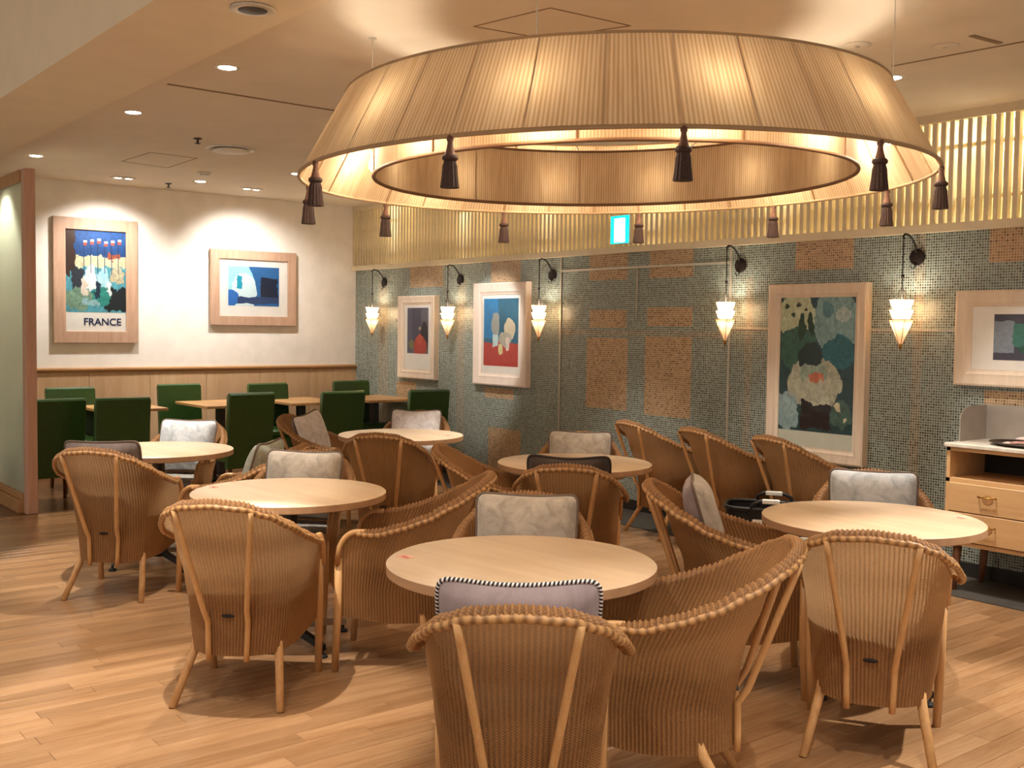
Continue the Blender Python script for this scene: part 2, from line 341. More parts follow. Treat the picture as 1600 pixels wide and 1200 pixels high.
    def prism(s, pts, y0, y1):
        """outline in x,z extruded along y"""
        n = len(pts); vs = [(p[0], y0, p[1]) for p in pts]+[(p[0], y1, p[1]) for p in pts]
        fs = [tuple(range(n)), tuple(reversed(range(n, 2*n)))]+[(i, n+i, n+(i+1) % n, (i+1) % n) for i in range(n)]
        return s.add(vs, fs)
    def build(s, name, mat, parent=None, smooth=False):
        return new_obj(name, s.v, s.f, mat, parent, smooth, s.uv)
def auto(o, deg=40):
    for p in o.data.polygons: p.use_smooth = True
    try: o.data.set_sharp_from_angle(angle=math.radians(deg))
    except Exception: pass
    return o
def tag(o, label=None, cat=None, group=None, kind=None):
    if label: o['label'] = label
    if cat: o['category'] = cat
    if group: o['group'] = group
    if kind: o['kind'] = kind
    return o
def thing(name, label, cat, loc=(0, 0, 0), rz=0, group=None):
    o = bpy.data.objects.new(name, None); C.objects.link(o); o.empty_display_size = .05
    o.location = loc; o.rotation_euler = (0, 0, rz); return tag(o, label, cat, group)
def copy_tree(o, parent=None):
    c = o.copy(); C.objects.link(c); c.parent = parent
    for ch in list(o.children): copy_tree(ch, c)
    return c
def struct(o, label): return tag(o, label, None, None, 'structure')

# ------------------------------------------------------------------ room shell
ZC = 2.861; ZT = 2.145; XR = 12.6; YB = -8.6; YE = -4.24; YA = -4.76; ZS = 2.755
wall = struct(MB().box((XR/2, .06, ZT/2), (XR, .12, ZT)).build('wall_back', 'mosaic'), 'grey green mosaic tiled wall with ochre rectangles')
wl = struct(MB().box((-.06, YB/2, 1.7), (.12, -YB+.24, 3.4)).build('wall_left', 'wall_plaster'), 'cream plaster wall above oak panelling')
ce = struct(MB().box((XR/2, YE/2+.2, ZC+.05), (XR, -YE+.4, .1)).build('ceiling', 'ceiling_paint'), 'flat beige main ceiling')
struct(MB().box((XR/2, (YE+YA)/2, (ZS+3.4)/2), (XR, YE-YA, 3.4-ZS)).build('ceiling_soffit', 'soffit_paint'), 'dropped beige ceiling beam with a tall lit face')
struct(MB().box((XR/2, (YA+YB)/2, 3.45), (XR, YA-YB, .1)).build('ceiling_front', 'soffit_paint'), 'higher beige ceiling in front of the beam')
# recess behind the slat screen
struct(MB().box((XR/2, .44, (ZT+ZC)/2), (XR, .04, ZC-ZT+.1)).build('wall_recess', 'recess_cream'), 'cream wall behind the slatted screen')
struct(MB().box((XR/2, .25, ZT-.02), (XR, .36, .04)).build('trim_ledge', 'recess_cream'), 'cream ledge behind the slatted screen')
for x in (1.0, 2.3, 3.6, 4.9, 6.2, 7.5, 8.8): lamp('recess_light', 'POINT', (x, .28, ZC-.14), 9, (1, .92, .70), .05)
# slat screen: rails and slats each a part
scr = bpy.data.objects.new('trim_1', None); C.objects.link(scr); struct(scr, 'cream vertical slat screen above the mosaic wall')
MB().box((XR/2, -.012, ZC-.026), (XR, .075, .052)).build('top_rail', 'cream_paint', scr)
MB().box((XR/2, -.018, ZT+.012), (XR, .085, .05)).build('bottom_rail', 'cream_paint', scr)
MB().box((.02, -.01, (ZT+ZC)/2), (.04, .07, ZC-ZT)).build('end_stile', 'cream_paint', scr)
zs0, zs1 = ZT+.037, ZC-.052
slat0 = MB().box((0, 0, (zs0+zs1)/2), (.030, .045, zs1-zs0)).build('slat', 'cream_paint', scr)
x = .085; first = True
while x < 11.0:
    o = slat0 if first else slat0.copy()
    if not first: C.objects.link(o)
    first = False; o.location = (x, -.006, 0); x += .058
for zz in (ZT+.19, ZC-.2):
    MB().box((XR/2, .03, zz), (XR, .02, .022)).build('cross_rail', 'cream_paint', scr)
# skirting and metal joints on the mosaic
struct(MB().box((XR/2, -.008, .045), (XR, .016, .09)).build('baseboard_back', 'baseboard_dark'), 'dark skirting under the mosaic wall')
def strip(x0, x1, z0, z1, nm): struct(MB().box(((x0+x1)/2, -.006, (z0+z1)/2), (x1-x0, .012, z1-z0)).build(nm, 'strip_metal'), 'thin metal joint strip on the mosaic wall')
strip(3.600, 3.614, .09, 2.135, 'trim_2'); strip(5.53, 5.544, .09, 2.135, 'trim_3'); strip(3.614, 5.53, 2.004, 2.02, 'trim_4'); strip(4.555, 4.561, 1.60, 2.004, 'trim_5'); strip(5.544, 8.6, 1.515, 1.521, 'trim_6')
# oak panelling on the left wall
RAIL = 1.035
pan = bpy.data.objects.new('trim_7', None); C.objects.link(pan); struct(pan, 'oak wall panelling with a moulded rail')
yy = 0.0
pw = .6
while yy > -4.2:
    MB().bbox((.009, yy-pw/2, (RAIL-.02)/2), (.018, pw-.003, RAIL-.02), .002).build('panel', 'wainscot_oak', pan); yy -= pw
MB().tube([(.0, 0, RAIL), (.0, -4.2, RAIL)], .001).build('rail_core', 'rail_oak', pan)
MB().add([(0, y, RAIL+z) if x == 0 else (x, y, RAIL+z) for y in (0, -4.2) for x, z in ((0, -.03), (.026, -.026), (.030, -.012), (.040, -.004), (.040, .010), (.03, .018), (0, .022))],
         [(i, (i+1) % 7, 7+(i+1) % 7, 7+i) for i in range(7)]).build('rail', 'rail_oak', pan)
struct(MB().box((.012, -2.1, .05), (.03, 4.2, .1)).build('baseboard_left', 'leg_wood'), 'dark wood skirting along the panelling')
# partition with frosted glass and an oak end post
par = thing('glass_partition', 'frosted glass partition with an oak end post beside the green chairs', 'partition', (1.99, -4.06, 0))
MB().bbox((0, .01, 1.335), (.10, .08, 2.67), .004).build('post', 'post_oak', par)
MB().bbox((-1.0, 0, .05), (1.90, .15, .10), .004).build('base_rail', 'rail_oak', par)
MB().bbox((-1.0, 0, .125), (1.90, .09, .05), .004).build('base_moulding', 'rail_oak', par)
MB().bbox((-1.0, 0, 2.62), (1.90, .09, .09), .004).build('top_rail', 'rail_oak', par)
MB().box((-1.0, -.01, 1.36), (1.90, .02, 2.43)).build('glass_panel', 'frosted_glass', par)
# ------------------------------------------------------------------ floor
fl = struct(MB().box((XR/2, YB/2, -.06), (XR, -YB+.2, .1)).build('floor', 'floor_dark'), 'warm oak strip floor')
MB().box((1.02, -4.3, -.005), (2.04, 8.6, .01)).build('dark_boards', 'floor_dark', fl)
struct(MB().box((XR/2, -.27, .002), (XR, .54, .008)).build('floor_border', 'border_grey'), 'grey floor strip along the foot of the mosaic wall')
PWD = .088
planks = []
x = 2.045
while x < XR:
    y = -random.random()*.8
    a = 0.0
    while a > YB:
        ln = random.choice((.6, .75, .9, 1.05)); b = max(y if a == 0.0 else a-ln, YB)
        if a-b > .05: planks.append((x, a, b))
        a = b
    x += PWD
def pl_mesh(mb, x, a, b, dx=0, dy=0):
    w = PWD-.0012; g = .0006; h = .0; bv = .0012
    x0, x1, y0, y1 = x+g-dx, x+w-dx, b+g-dy, a-g-dy
    vs = [(x0, y0, -.01), (x1, y0, -.01), (x1, y1, -.01), (x0, y1, -.01), (x0, y0, -bv), (x1, y0, -bv), (x1, y1, -bv), (x0, y1, -bv),
          (x0+bv, y0+bv, 0), (x1-bv, y0+bv, 0), (x1-bv, y1-bv, 0), (x0+bv, y1-bv, 0)]
    mb.add(vs, [(8, 9, 10, 11)]+[(i, (i+1) % 4, 4+(i+1) % 4, 4+i) for i in range(4)]+[(4+i, 4+(i+1) % 4, 8+(i+1) % 4, 8+i) for i in range(4)])
def vis(p):
    q = project((p[0]+PWD/2, (p[1]+p[2])/2, 0))
    if q[2] < .3 or not (-60 < q[0] < 1660 and q[1] < 1260): return 1e9
    return q[2]
order = sorted(planks, key=vis); near = [p for p in order[:298] if vis(p) < 1e8]; far = order[len(near):]
cache = {}
for p in near:
    ln = round(p[1]-p[2], 3)
    if ln not in cache:
        mb = MB(); pl_mesh(mb, 0, ln/2, -ln/2); o = mb.build('plank', 'floor_plank', fl); cache[ln] = o.data
    else: o = bpy.data.objects.new('plank', cache[ln]); C.objects.link(o); o.parent = fl
    o.location = (p[0], (p[1]+p[2])/2, 0)
mb = MB()
for p in far: pl_mesh(mb, *p)
tag(mb.build('far_planks', 'floor_plank', fl), kind='stuff')

# ------------------------------------------------------------------ wicker armchair
def lerp(tab, x):
    for (a, b), (c, d) in zip(tab, tab[1:]):
        if x <= c: 
            k = max(0, min(1, (x-a)/(c-a))); return b+(d-b)*k
    return tab[-1][1]
def sm(tab, x):
    for (a, b), (c, d) in zip(tab, tab[1:]):
        if x <= c:
            k = max(0, min(1, (x-a)/(c-a))); k = k*k*(3-2*k)*.5+k*.5; return b+(d-b)*k
    return tab[-1][1]
YBK = [(.2, -.235), (.34, -.232), (.5, -.255), (.66, -.315), (.84, -.395)]
HWD = [(.2, .205), (.34, .220), (.5, .236), (.64, .252), (.84, .262)]
HFR = [(.2, .228), (.5, .245), (.84, .252)]
HRM = [(0, .832), (.12, .822), (.24, .788), (.36, .734), (.48, .678), (.6, .636), (.7, .617), (.8, .612), (.86, .612)]
S0 = .58; YFR = .225
def rim_h(s):
    if s <= .86: return sm(HRM, s)
    k = min(1, (s-.86)/.14); return .47+.142*math.sqrt(max(0, 1-k*k))
def plan(s, z):
    """s signed -1..1, 0 at the middle of the back, +-1 at the arm fronts"""
    sg = 1 if s >= 0 else -1; a = abs(s); yb = sm(YBK, z); hw = sm(HWD, z); n = 2.5
    if a <= S0:
        an = a/S0*PI/2; x = hw*math.sin(an)**(2/n) if a > 0 else 0; y = yb+.27*(1-max(0, math.cos(an))**(2/n))
    else:
        k = (a-S0)/(1-S0); x = hw+(lerp(HFR, z)-hw)*k; y = yb+.27+(YFR-yb-.27)*k
    return Vector((sg*x, y, z))
# arc-length table so that the ribs are evenly spaced
_N = 800; _arc = [0.0]
for i in range(_N):
    _arc.append(_arc[-1]+(plan((i+1)/_N, .55)-plan(i/_N, .55)).length)
HALF = _arc[-1]
def s_of(d):
    sg = 1 if d >= 0 else -1; d = min(abs(d), HALF); lo, hi = 0, _N
    while hi-lo > 1:
        m = (lo+hi)//2
        if _arc[m] <= d: lo = m
        else: hi = m
    k = (d-_arc[lo])/max(1e-9, _arc[hi]-_arc[lo]); return sg*(lo+k)/_N
NR = 88; RIB = 2*HALF/NR
def onrm(s, z):
    e = .004; a, b = plan(max(-1, s-e), z), plan(min(1, s+e), z); t_ = (b-a); t_.z = 0; t_.normalize(); return Vector((t_.y, -t_.x, 0))
def make_chair():
    root = thing('wicker_armchair', '', 'chair')
    cols = NR*6; rows = 22; vs = []; uv = []; fs = []
    SS = [s_of(-HALF+2*HALF*i/cols) for i in range(cols+1)]
    for i, s in enumerate(SS):
        u = i/6; zt = rim_h(abs(s)); zb = .205+.04*max(0, (abs(s)-S0)/(1-S0))
        for j in range(rows+1):
            z = zb+(zt-zb)*j/rows; p = plan(s, z)+onrm(s, z)*(.0022*math.cos(2*PI*u)); vs.append(p); uv.append((u, z))
    R1 = rows+1
    for i in range(cols):
        for j in range(rows): fs.append((i*R1+j, (i+1)*R1+j, (i+1)*R1+j+1, i*R1+j+1))
    new_obj('body', vs, fs, 'wicker', root, True, uv)
    # rolled, ribbed rim and the plaited edge under it
    SE = .865
    rc = [i for i, s in enumerate(SS) if abs(s) <= SE]; prof = [(0, -.006), (.003, .008), (.014, .018), (.028, .017), (.041, .007), (.046, -.008)]
    vs = []; uv = []; fs = []; K = len(prof)
    for i in rc:
        s = SS[i]; z = rim_h(abs(s)); n = onrm(s, z); p = plan(s, z); u = i/6; taper = min(1, (SE-abs(s))/.12)*.55+.45
        for k, (dn, dz) in enumerate(prof):
            m = .0034*math.cos(2*PI*u)*(0 if k == 0 else 1); vs.append(p+n*(dn*taper+m*.4)+Vector((0, 0, dz*taper+m))); uv.append((u, dn+z))
    for q in range(len(rc)-1):
        for k in range(K-1): fs.append((q*K+k, (q+1)*K+k, (q+1)*K+k+1, q*K+k+1))
    rim = new_obj('rim', vs, fs, 'wicker', root, True, uv)
    path = []; rad = []
    for i in range(-130, 131):
        s = i/130*SE; z = rim_h(abs(s)); n = onrm(s, z); tp = min(1, (SE-abs(s))/.12)*.55+.45
        path.append(plan(s, z)+n*(.040*tp)+Vector((0, 0, -.009*tp))); rad.append(.0115*(.75+.25*tp))
    MB().tube(path, rad, 10, True, lambda L, th: 1+.08*math.sin(2*PI*L/.030+2*th), uvlen=1/.030).build('plaited_edge', 'braid', rim, True)
    # two rods on the back
    for sg in (-1, 1):
        pts = []
        for k in range(13):
            z = .19+(rim_h(.1)-.02-.19)*k/12; xx = lerp([(.19, .075), (.36, .080), (.83, .150)], z)
            sx = 0
            for q in range(60):
                if plan(q/100*1.0, max(z, .21)).x >= xx: sx = q/100; break
            y = plan(sx, max(z, .21)).y-.016; yl = -.262+(-.408+.262)*(z-.37)/(.80-.37) if z > .37 else 0; pts.append((sg*xx, min(y, yl), z))
        MB().tube(pts, .0115, 10).build('back_rod', 'rattan', root, True)
    # legs, arm poles
    for sg in (-1, 1):
        MB().tube([(sg*.160, -.105, .30), (sg*.172, -.135, .20), (sg*.215, -.262, .0)], [.0165, .0175, .015], 12).build('leg', 'rattan', root, True)
        MB().tube([(sg*.240, .226, .50), (sg*.238, .230, .25), (sg*.232, .242, .0)], [.0165, .0175, .0155], 12).build('leg', 'rattan', root, True)
        pts = []
        for k in range(11):
            s = .80+.2*k/10; z = rim_h(s); pts.append(plan(sg*s, z)+onrm(sg*s, z)*.010+Vector((0, .006*k/10, .004)))
        MB().tube(pts, .0125, 10).build('arm_pole', 'rattan', root, True)
    # front apron and seat deck
    vs = []; uv = []; fs = []; n = 24*4
    for i in range(n+1):
        xx = -.232+.464*i/n
        for j, z in enumerate((.235, .30, .36, .425)): vs.append((xx, .222+.0025*math.cos(2*PI*i/4), z)); uv.append((i/4, z))
    for i in range(n):
        for j in range(3): fs.append((i*4+j, (i+1)*4+j, (i+1)*4+j+1, i*4+j+1))
    new_obj('apron', vs, fs, 'wicker', root, True, uv)
    out = [plan(-.97+1.94*i/40, .42)*.985 for i in range(41)]
    vs = [(p.x, min(p.y, .218), .418) for p in out]+[(p.x, min(p.y, .218), .430) for p in out]; m = 41
    new_obj('seat', vs, [tuple(reversed(range(m))), tuple(range(m, 2*m))]+[(i, (i+1) % m, m+(i+1) % m, m+i) for i in range(m)], 'wicker', root, False, [(p[0]/RIB, p[1]) for p in vs])
    # dark finger slot low on the back
    yb = sm(YBK, .36); o = MB().lathe([(.021, -.004), (.026, 0), (.021, .004)], (0, 0, 0), 20).build('finger_slot', 'dark_inside', root, True)
    o.rotation_euler = (PI/2, 0, 0); o.scale = (1, .28, 1); o.location = (0, yb-.006, .365)
    return root
# loose seat pad
def make_pad():
    out = [plan(-.93+1.86*i/48, .44) for i in range(49)]; cx = Vector((0, .0, 0)); vs = []; fs = []
    prof = [(.90, 0), (.955, .008), (.965, .028), (.95, .046), (.90, .056), (.6, .060)]; m = 49
    for k, h in prof:
        for p in out: vs.append(((p.x)*k, min(p.y, .212)*k+.004, .431+h))
    for i in range(len(prof)-1):
        for j in range(m): fs.append((i*m+j, i*m+(j+1) % m, (i+1)*m+(j+1) % m, (i+1)*m+j))
    fs += [tuple(reversed(range(m))), tuple(range((len(prof)-1)*m, len(prof)*m))]
    o = new_obj('seat_pad', vs, fs, 'pad_grey', None, True); return auto(o, 60)
# back cushion: front and back cloth, piped seam
def make_cushion(front, back, pipe, w=.425, h=.39, th=.135, seed=0):
    root = thing('cushion', '', 'cushion'); rnd = random.Random(seed); NU, NV = 22, 18
    ph = rnd.random()*6
    def pos(u, v, side):
        a, b = u*2-1, v*2-1
        rc = 1-.085*(abs(a)*abs(b))**7
        x = a*w/2*(1-.05*(1-b*b)*abs(a)**3)*rc; z = b*h/2*(1-.11*(1-a*a)*abs(b)**2+.012*math.sin(3.1*a+ph)*abs(b)**4)*rc
        e = max(0, (1-abs(a)**3.4))**.5*max(0, (1-abs(b)**3.4))**.5
        y = side*th/2*e*(1+.07*math.sin(5*a+ph)*math.cos(4*b+ph))
        return Vector((x, y, z))
    for side, nm, m in ((1, 'front_cloth', front), (-1, 'back_cloth', back)):
        vs = [pos(i/NU, j/NV, side) for i in range(NU+1) for j in range(NV+1)]
        fs = []
        for i in range(NU):
            for j in range(NV):
                q = (i*(NV+1)+j, (i+1)*(NV+1)+j, (i+1)*(NV+1)+j+1, i*(NV+1)+j+1); fs.append(q if side < 0 else tuple(reversed(q)))
        new_obj(nm, vs, fs, m, root, True)
    pts = [pos(i/NU, 0, 1) for i in range(NU)]+[pos(1, j/NV, 1) for j in range(NV)]+[pos(1-i/NU, 1, 1) for i in range(NU)]+[pos(0, 1-j/NV, 1) for j in range(NV)]
    pts = [Vector((p.x*1.005, 0, p.z*1.005)) for p in pts]
    MB().tube(pts, .0062, 8, False, None, True, up=(0, 1, 0), uvlen=1/.011).build('piping', pipe, root, True)
    return root

chair0 = make_chair(); pad0 = make_pad(); _used = {'c': False, 'p': False}; _cush = {}
def place_chair(x, y, face, label, group, pad=None, cushion=None, sc=1.0):
    a = math.radians(face); loc = Vector((x, y, 0)); rz = a-PI/2
    ch = chair0 if not _used['c'] else copy_tree(chair0); _used['c'] = True
    ch.location = loc; ch.scale = (sc,)*3; ch.rotation_euler = (0, 0, rz); tag(ch, label, 'chair', group)
    p = pad0 if not _used['p'] else pad0.copy()
    if _used['p']: C.objects.link(p)
    _used['p'] = True; p.location = loc; p.scale = (sc,)*3; p.rotation_euler = (0, 0, rz)
    tag(p, pad, 'seat pad', 'grey seat pads on the wicker armchairs')
    if cushion:
        key, clabel, dx, yaw, roll = cushion
        if key not in _cush: cu = _cush[key] = make_cushion(*CUSH[key], seed=len(_cush))
        else: cu = copy_tree(_cush[key])
        M_ = Matrix.Translation(loc) @ Matrix.Rotation(rz, 4, 'Z') @ Matrix.Scale(sc, 4) @ Matrix.Translation((dx, -.176, .494+.192)) @ Matrix.Rotation(math.radians(yaw), 4, 'Z') @ Matrix.Rotation(math.radians(17), 4, 'X') @ Matrix.Rotation(math.radians(roll), 4, 'Y')
        cu.matrix_world = M_; tag(cu, clabel, 'cushion', 'square back cushions on the wicker armchairs')
    return loc
CUSH = {'sage': ('damask_sage', 'damask_sage', 'piping_taupe'), 'beige': ('damask_beige', 'suede_mauve', 'piping_taupe'), 'silver': ('damask_silver', 'suede_taupe', 'piping_taupe'), 'blush': ('damask_blush', 'suede_mauve', 'piping_taupe'),
        'rope': ('damask_beige', 'suede_mauve', 'rope_stripe'), 'umber': ('damask_beige', 'suede_umber', 'piping_dark'), 'taupe': ('damask_beige', 'suede_taupe', 'piping_taupe')}
G1 = 'wicker armchairs around the round tables'
place_chair(8.591, -4.472, 140, 'wicker armchair with a mauve rope-edged cushion showing over its back', G1, 'grey seat pad on the armchair with the rope-edged mauve cushion', ('rope', 'mauve cushion edged with black and white twisted rope', -.005, 0, 0))
place_chair(8.481, -3.800, 222, 'empty wicker armchair, side on, between the rope-edged cushion and the cabinet', G1, 'grey seat pad on the empty armchair between the rope-edged cushion and the cabinet')
place_chair(8.63, -2.84, 121, 'empty wicker armchair with its back turned, at the table before the drawer cabinet', G1, 'grey seat pad on the back-turned armchair before the drawer cabinet')
place_chair(7.703, -3.764, -44, 'wicker armchair with a beige cushion, facing the rope-edged mauve cushion', G1, 'grey seat pad on the armchair facing the rope-edged cushion', ('beige', 'beige mottled cushion facing the rope-edged cushion across the table', -.012, 2, 0), sc=0.97)
place_chair(6.755, -3.70, 230, 'empty wicker armchair in profile beside the table with the spotlit chair', G1, 'grey seat pad on the empty profile armchair by the spotlit chair')
place_chair(6.76, -4.43, 137, 'empty wicker armchair with its rear legs in a pool of light', G1, 'grey seat pad on the armchair with its legs in the light pool')
place_chair(5.919, -3.801, -44, 'wicker armchair with a brownish beige cushion, facing the empty spotlit chair', G1, 'grey seat pad on the armchair facing the spotlit empty chair', ('beige', 'beige cushion with brown piping opposite the spotlit empty chair', 0, 0, 0), sc=0.97)
place_chair(5.055, -3.731, 224, 'wicker armchair holding a grey-green cushion, squeezed between two round tables', G1, 'grey seat pad on the armchair squeezed between two round tables', ('sage', 'grey-green cushion in the armchair squeezed between two tables', -.02, 0, 0), sc=0.97)
place_chair(4.82, -4.29, 138, 'wicker armchair with a taupe cushion, nearest the frosted glass partition', G1, 'grey seat pad on the armchair nearest the glass partition', ('taupe', 'taupe cushion in the armchair nearest the frosted glass partition', -.01, 0, -1))
place_chair(3.835, -3.609, -47, 'wicker armchair with a silvery cushion in front of the green chairs', G1, 'grey seat pad under the silvery cushion before the green chairs', ('silver', 'silvery grey cushion in front of the green chairs', 0, 0, 0), sc=0.97)
place_chair(4.92, -2.58, 135, 'empty back-turned wicker armchair at the round table below the sconces', G1, 'grey seat pad on the back-turned armchair below the sconces')
place_chair(3.60, -2.29, 38, 'wicker armchair with a tilted pinkish white cushion beside the green chairs', G1, 'grey seat pad under the tilted pinkish white cushion', ('blush', 'tilted pinkish white cushion beside the green chairs', 0, -6, 6), sc=0.955)
place_chair(3.846, -1.747, -47, 'wicker armchair with a blush cushion below the picture with the red table', G1, 'grey seat pad below the picture with the red table', ('blush', 'blush cushion of the armchair below the picture with the red table', 0, 0, 0), sc=0.97)
place_chair(5.936, -2.460, 44, 'empty wicker armchair in deep shade behind the empty profile armchair', G1, 'grey seat pad on the shaded armchair behind the profile armchair', sc=0.955)
place_chair(6.690, -2.602, 135, 'wicker armchair with a dark umber cushion showing over its back', G1, 'grey seat pad on the armchair with the umber cushion', ('umber', 'dark umber cushion showing over the back of its armchair', 0, 0, 0))
place_chair(5.862, -1.811, -46, 'wicker armchair with a pale beige cushion in front of the mosaic wall', G1, 'grey seat pad on the cushioned armchair in front of the mosaic wall', ('beige', 'pale beige cushion in front of the mosaic wall', 0, 0, 0), sc=0.97)
place_chair(7.892, -2.672, 42, 'wicker armchair, side on, holding a beige cushion beside the black basket', G1, 'grey seat pad on the armchair beside the black basket', ('beige', 'beige cushion standing in the armchair beside the black basket', .0, 0, 0))
place_chair(8.034, -1.929, -55, 'pale lit wicker armchair with a silvery beige cushion beside the drawer cabinet', G1, 'grey seat pad on the armchair beside the drawer cabinet', ('silver', 'silvery beige cushion beside the drawer cabinet', -.0, 0, 0), sc=0.97)
G2 = 'wicker armchairs lined up facing the mosaic wall'
for x_, y_, lab in ((5.405, -.46, 'empty armchair at the mosaic wall, farthest from the teal picture'), (6.035, -.47, 'empty armchair at the mosaic wall, middle of three'), (6.665, -.47, 'empty armchair at the mosaic wall, below the teal picture')):
    place_chair(x_, y_, 80, lab.replace('empty', 'empty wicker'), G2, 'grey seat pad on the '+lab)

# ------------------------------------------------------------------ round tables
def round_table():
    root = thing('round_table', '', 'table'); R = .45
    MB().lathe([(.0001, .7195), (R-.004, .7195), (R, .7165), (R, .7162)], n=72).build('table_top', 'table_oak', root)
    MB().lathe([(R-.006, .684), (R, .688), (R, .7162)], n=72).build('edge_band', 'table_edge', root)
    [auto(q) for q in root.children]
    MB().lathe([(.035, .09), (.037, .10), (.037, .66), (.05, .664)], n=24).build('column', 'column_metal', root, True)
    MB().box((0, 0, .674), (.34, .34, .02)).build('mounting_plate', 'dark_metal', root)
    MB().lathe([(.05, .055), (.055, .06), (.055, .095), (.037, .105)], n=24).build('hub', 'dark_metal', root, True)
    for k in range(4):
        a = k*PI/2; c, s = math.cos(a), math.sin(a); L = .31
        pts = []; prof = [(.04, .085, .022), (L*.5, .070, .019), (L, .048, .014)]
        vs = []; 
        for r, z, w in prof:
            for dx, dz in ((-w, -.014), (w, -.014), (w*.7, .014), (-w*.7, .014)): vs.append((r*c-dx*s, r*s+dx*c, z+dz))
        fs = [(i*4+j, i*4+(j+1) % 4, i*4+4+(j+1) % 4, i*4+4+j) for i in range(2) for j in range(4)]+[(3, 2, 1, 0), (8, 9, 10, 11)]
        ft = MB().add(vs, fs).build('base_foot', 'chrome' if k % 2 else 'dark_metal', root)
        MB().lathe([(.022, 0), (.024, .006), (.022, .012), (.008, .014), (.008, .05)], (L*.96*c, L*.96*s, 0), 14).build('glide', 'dark_rubber', ft, True)
    return root
RT = round_table(); tdata = [
    ((7.998+.083, -4.06), 'round pale oak table with the rope-edged mauve cushion against it', (622, 868, 645, 872)),
    ((6.194+.083, -4.0), 'round pale oak table in front of the spotlit empty armchair', (323, 758, 345, 764)),
    ((8.186+.083, -2.315), 'round pale oak table in front of the drawer cabinet', (1490, 806, 1512, 812)),
    ((6.10+.083, -2.125), 'round pale oak table in front of the three lined up armchairs', None),
    ((4.203+.083, -2.11), 'round pale oak table nearest the sconces and the picture with the red table', (694, 678, 706, 683)),
    ((4.208+.083, -3.888), 'round pale oak table nearest the frosted glass partition', None)]
for i, ((x, y), lab, st) in enumerate(tdata):
    o = RT if i == 0 else copy_tree(RT); o.location = (x, y, 0); o.rotation_euler = (0, 0, (0.1, .05, -.05, .2, .0, .1)[i]); tag(o, lab, 'table', 'round cafe tables')
for i, ((x, y), lab, st) in enumerate(tdata):
    if not st: continue
    o = [q for q in C.objects if q.get('label') == lab][0]
    p, q = at_z(st[0], st[1], .72), at_z(st[2], st[3], .72); inv = Matrix.Rotation(-o.rotation_euler.z, 4, 'Z') @ Matrix.Translation((-x, -y, 0))
    cpt = inv @ ((p+q)/2); cpt.z = .7202
    ro = Matrix.Rotation(random.uniform(-.5, .5), 3, 'Z')
    stk = MB().box(cpt, (.055, .042, .001), ro).build('sticker', 'sticker_pink', o); tag(stk, 'small pink sticker')
    MB().box(cpt+Vector((.004, -.004, .0008)), (.03, .012, .0006), ro).build('print_mark', 'sticker_red', stk)

# ------------------------------------------------------------------ square tables and green chairs by the panelling
def green_chair():
    root = thing('green_chair', '', 'chair')
    # faces +y; the back at -y, slightly raked
    vs = []; fs = []; prof = [(-.205, .24), (-.213, .45), (-.235, .68), (-.262, .885), (-.250, .90), (-.225, .905), (-.205, .892), (-.180, .68), (-.155, .45), (-.150, .24)]
    for sx in (-1, 1):
        for e in (0, 1):
            pass
    n = len(prof); xs = [-.215, -.208, .208, .215]; ins = [.012, 0, 0, .012]
    cy = sum(p[0] for p in prof)/n; cz = sum(p[1] for p in prof)/n
    for x, q in zip(xs, ins):
        for y, z in prof:
            yy = y+(.5 if y < -.2 else -.5)*q; vs.append((x*(1+.06*(.9-z)*0), yy, z-(q if z > .8 else -q*0)))
    for k in range(3):
        for i in range(n): fs.append((k*n+i, (k+1)*n+i, (k+1)*n+(i+1) % n, k*n+(i+1) % n))
    fs += [tuple(range(n)), tuple(reversed(range(3*n, 4*n)))]
    auto(new_obj('backrest', vs, fs, 'green_leather', root), 35)
    auto(MB().bbox((0, .045, .435), (.43, .40, .07), .016).build('seat', 'green_leather', root), 35)
    auto(MB().bbox((0, .045, .345), (.415, .385, .11), .008).build('seat_box', 'green_leather', root), 35)
    for sx in (-1, 1):
        for sy, y in ((-1, -.165), (1, .215)):
            MB().tube([(sx*.17, y, .30), (sx*.175, y+sy*.02, .0)], [.021, .014], 8).build('leg', 'leg_wood', root, True)
    return root
gc0 = green_chair(); _g = False
wall_ch = [(594, 522, 572, 'by the mosaic corner'), (598, 390, 444, 'next to the corner one'), (600, 249, 308, 'under the gap between the two posters'), (605, 75, 142, 'under the harbour poster')]
def put_green(px, py, z, face, lab, grp):
    global _g
    p = at_z(px, py, z); o = gc0 if not _g else copy_tree(gc0); _g = True
    a = math.radians(face); fx, fy = math.cos(a), math.sin(a)
    k = z/.905; o.scale = (k, k, k); o.location = (p.x+fx*.245*k, p.y+fy*.245*k, 0); o.rotation_euler = (0, 0, a-PI/2); tag(o, lab, 'chair', grp); return o
ZG = .905
GA, GB = 'green leather chairs against the oak panelling', 'green leather chairs with their backs to the round tables'
put_green(547, 594.5, ZG, 0, 'green leather chair against the panelling, in the corner by the mosaic wall', GA)
put_green(417, 598.5, ZG, 0, 'green leather chair against the panelling, below the blue framed picture', GA)
put_green(278.5, 599.5, ZG, 0, 'green leather chair against the panelling, below the gap between the two pictures', GA)
put_green(108.5, 605, ZG, 0, 'green leather chair against the panelling, below the harbour poster', GA)
put_green(672, 608.5, ZG, 176, 'green leather chair with its back turned, close to the mosaic wall', GB)
put_green(537.5, 611, ZG, 178, 'green leather chair with its back turned, behind the tilted pinkish cushion', GB)
put_green(394, 613.5, ZG, 181, 'green leather chair with its back turned, next to the silvery cushion', GB)
put_green(193, 621, ZG, 178, 'green leather chair with its back turned, behind the near edge of a round table', GB)
put_green(92.5, 623, .88, 180, 'green leather chair with its back turned, half hidden by the oak post', GB)
